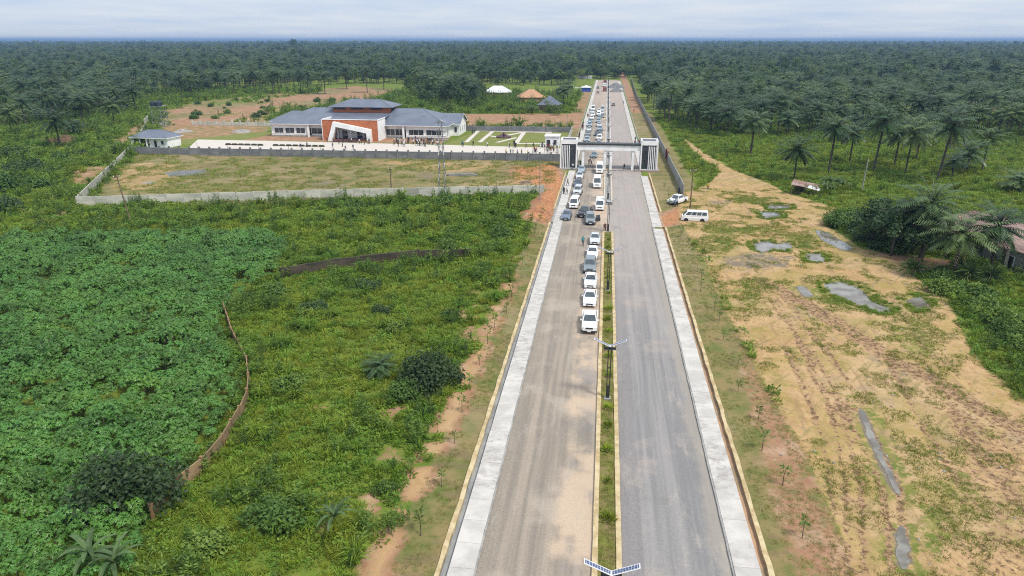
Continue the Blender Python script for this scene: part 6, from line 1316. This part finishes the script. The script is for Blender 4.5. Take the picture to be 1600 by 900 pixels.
from bisect import bisect
def gheight(X, Y):
    i = np.clip(np.searchsorted(xs, X) - 1, 0, nx - 2); j = np.clip(np.searchsorted(ys, Y) - 1, 0, ny - 2); Zg = gz.reshape(ny, nx)
    fx = (X - xs[i]) / (xs[i + 1] - xs[i]); fy = (Y - ys[j]) / (ys[j + 1] - ys[j])
    return (Zg[j, i] * (1 - fx) + Zg[j, i + 1] * fx) * (1 - fy) + (Zg[j + 1, i] * (1 - fx) + Zg[j + 1, i + 1] * fx) * fy
X, Y = jgrid(-105, -20, 22, 112, 1.0); sdv = sdist(CASP, X, Y); u_ = 800 + 0 * X
keep = (sdv > -.3) & (fbm(X * .5, Y * .5) > .27 + .10 * np.random.rand(X.size))
X, Y, sdv = X[keep], Y[keep], sdv[keep]
s0 = np.random.uniform(.75, 1.3, X.size) * (.78 + .5 * fbm(X * .33 + 9, Y * .33)) * np.clip(.72 + sdv * .12, .7, 1.)
scatter('cassava_crop', 'dense dark green field of cassava plants on the left', 'crop', np.stack([X, Y, gheight(X, Y)], 1), np.stack([s0, s0, s0 * np.random.uniform(.85, 1.2, X.size)], 1), cas, None, .15)

# weeds wherever no bare earth, crop or paving lies
wp = proto_collection('weed_plant', [weed_mesh(301, 'broad'), weed_mesh(302, 'grass'), weed_mesh(303, 'vine'), weed_mesh(304, 'tall'), weed_mesh(305, 'reed'), weed_mesh(306, 'broad'), weed_mesh(307, 'grass'), weed_mesh(308, 'tuft'), weed_mesh(309, 'low')])
def maskat(arr, X, Y):
    i = np.clip(np.searchsorted(xs, X) - 1, 0, nx - 2); j = np.clip(np.searchsorted(ys, Y) - 1, 0, ny - 2); return arr.reshape(ny, nx)[j, i]
bare = np.maximum.reduce([red * 1.05, sand, dry, grey, mud, lawn, inside, zone([OWL, OWR, (-11, 160), FWR, FWL], fx_, fy_, .6)])
MEADOW = [(PX(996, 140, 1040, 185, 1095, 218, 1160, 262, 1095, 305, 1060, 305, 1036, 250), (8, 8, 8, 1, 6), 1), (PX(1100, 214, 1240, 225, 1600, 232, 1640, 340, 1320, 330, 1240, 295, 1150, 262), (8, 8, 1, 6, 2), 1), (PX(440, 560, 560, 470, 640, 440, 720, 430, 700, 520, 600, 620, 480, 640), (8, 8, 1, 6, 2), 1)]
def weeds(x0, x1, y0, y1, st, smul, name, label, extra=None, grassy=.5):
    X, Y = jgrid(x0, x1, y0, y1, st); u, v_ = np.array([pix(a, c) for a, c in zip(X, Y)]).T
    m = maskat(bare, X, Y) + (fbm(X * .6, Y * .6) - .5) * .9
    k = (m < .42) & (np.abs(X) > 11.2) & (u > -60) & (u < 1660) & (v_ < 960) & (sdist(CASP, X, Y) < .2)
    if extra is not None: k &= extra(X, Y)
    X, Y = X[k], Y[k]; w = fbm(X * .12 + 3, Y * .12); w2 = fbm(X * .5 + 30, Y * .5); r = np.random.rand(X.size)
    ix = np.where(w2 > .6, np.where(r < .5, 3, np.where(r < .7, 4, 0)), np.where(w > grassy, np.where(r < .45, 1, np.where(r < .6, 6, np.where(r < .8, 2, 5))), np.where(r < .4, 0, np.where(r < .6, 5, np.where(r < .85, 2, 1)))))
    for mp, pk, sc_ in MEADOW:
        im = (sdist(mp, X, Y) > 0) & (np.random.rand(X.size) < .86); ix[im] = np.random.choice(pk, im.sum())
    s_ = np.random.uniform(.7, 1.35, X.size) * (.7 + .7 * w2) * smul
    return scatter(name, label, 'weeds', np.stack([X, Y, gheight(X, Y)], 1), np.stack([s_, s_, s_ * np.random.uniform(.8, 1.3, X.size)], 1), wp, ix, .15)
weeds(-75, -11, 24, 100, .62, 1.0, 'weeds', 'tangled green weeds between the crop and the road verge', None, .43)
weeds(-150, -11, 100, 205, .95, 1.45, 'weeds', 'green weeds on both sides of the pale wall')
weeds(-260, -100, 150, 300, 1.7, 2.4, 'weeds', 'rough scrub left of the compound')
weeds(12, 130, 60, 135, .85, 1.15, 'weeds', 'weeds bordering the sandy lot on the right')
weeds(17, 190, 135, 330, 1.15, 1.4, 'weeds', 'green undergrowth below the palms on the right', None, .3)
weeds(-300, -140, 268, 480, 2.8, 2.6, 'weeds', 'patches of scrub on the dirt clearing behind the compound')
weeds(-140, -14, 262, 460, 2.2, 2.8, 'weeds', 'scrub behind the compound and round the far houses')
# sparse tufts on verges, median and lot
def tufts(cond, x0, x1, y0, y1, st, name, label, smul=1., pick=(7,)):
    X, Y = jgrid(x0, x1, y0, y1, st); u, v_ = np.array([pix(a, c) for a, c in zip(X, Y)]).T; k = cond(X, Y) & (u > -20) & (u < 1620) & (v_ < 920); X, Y = X[k], Y[k]
    s_ = np.random.uniform(.6, 1.3, X.size) * smul; z = np.where(np.abs(X) < 1.2, .085, gheight(X, Y)); scatter(name, label, 'grass', np.stack([X, Y, z], 1), np.stack([s_, s_, s_], 1), wp, np.random.choice(pick, X.size), .15)
tufts(lambda X, Y: (maskat(dry, X, Y) > .5) & (np.abs(X) > 11) & (fbm(X * .7, Y * .7) > .45), -19, 20, 26, 130, .42, 'verge_grass', 'short thin grass on the verges beside the drains')
tufts(lambda X, Y: (X > -.4) & (X < .72) & (fbm(X * 1.2 + 5, Y * .8) > .42), -.4, .72, 26, 120, .26, 'median_grass', 'short grass on the planted median bed')
tufts(lambda X, Y: (maskat(lot, X, Y) > .5) & (maskat(pud, X, Y) < .1) & (maskat(lg, X, Y) * .5 + fbm(X * .45, Y * .45 + 17) + .35 * fbm(X * 1.3, Y * 1.3) > .82), 11, 80, 30, 165, .42, 'lot_grass', 'patchy grass over the sandy lot', .85, (7, 8, 8))
tufts(lambda X, Y: (maskat(dry, X, Y) > .5) & (X < -12) & (fbm(X * .3, Y * .3) > .5), -142, -12, 128, 196, 1.3, 'field_grass', 'rough dry grass in the walled field', 1.7, (8,))

def fringe(X, Y):
    d = np.full(X.shape, -9.)
    for p_ in PUDDLES[:6]: d = np.maximum(d, sdist(p_, X, Y))
    return (d < .05) & (d > -1.3) & (fbm(X * .9 + 4, Y * .9) > .42)
tufts(fringe, 15, 60, 40, 165, .34, 'puddle_grass', 'taller green grass fringing the puddles', .55, (1, 6, 2, 8))

def rock_mesh(seed):
    random.seed(seed); b = MB(); b.loft([[(r * R(.75, 1.2) * cos(2 * pi * k / 7), r * R(.75, 1.2) * sin(2 * pi * k / 7), z) for k in range(7)] for r, z in ((.09, -.03), (.12, .03), (.08, .09), (.02, .11))], 'mudwall' if seed % 2 else 'concrete'); return b.mesh('stone')
rp = proto_collection('stone', [rock_mesh(s_) for s_ in (401, 402, 403, 404)])
X, Y = jgrid(11, 62, 32, 160, 1.5); k_ = ((maskat(lot, X, Y) > .5) | (maskat(red, X, Y) > .5)) & (np.random.rand(X.size) < .22); X, Y = X[k_], Y[k_]; s_ = np.random.uniform(.35, 1.3, X.size)
scatter('stones', 'loose stones and clods scattered over the sandy lot', 'stones', np.stack([X, Y, gheight(X, Y)], 1), np.stack([s_, s_, s_ * .8], 1), rp, None, .4)

# ------------------------------------------------------------------ haze: one closed box of thin air round everything
hb = MB(); hb.box(-19000, 19000, -460, 19500, -1.6, 48, 'white'); hz_ = bpy.data.objects.new('haze', None)
hme = bpy.data.meshes.new('haze'); hme.from_pydata(hb.v, [], hb.f); hm = bpy.data.materials.new('haze_air'); hm.use_nodes = True; hm.node_tree.nodes.clear()
ho = hm.node_tree.nodes.new('ShaderNodeOutputMaterial'); pv = hm.node_tree.nodes.new('ShaderNodeVolumePrincipled'); pv.inputs['Color'].default_value = (.30, .47, .76, 1); pv.inputs['Density'].default_value = .00017; pv.inputs['Anisotropy'].default_value = .1
hm.node_tree.links.new(pv.outputs[0], ho.inputs['Volume']); hme.materials.append(hm); hz = link('haze', hme); hz['kind'] = 'stuff'; hz['label'] = 'thin bluish haze over the far forest'; hz['category'] = 'haze'
bpy.data.objects.remove(hz_)
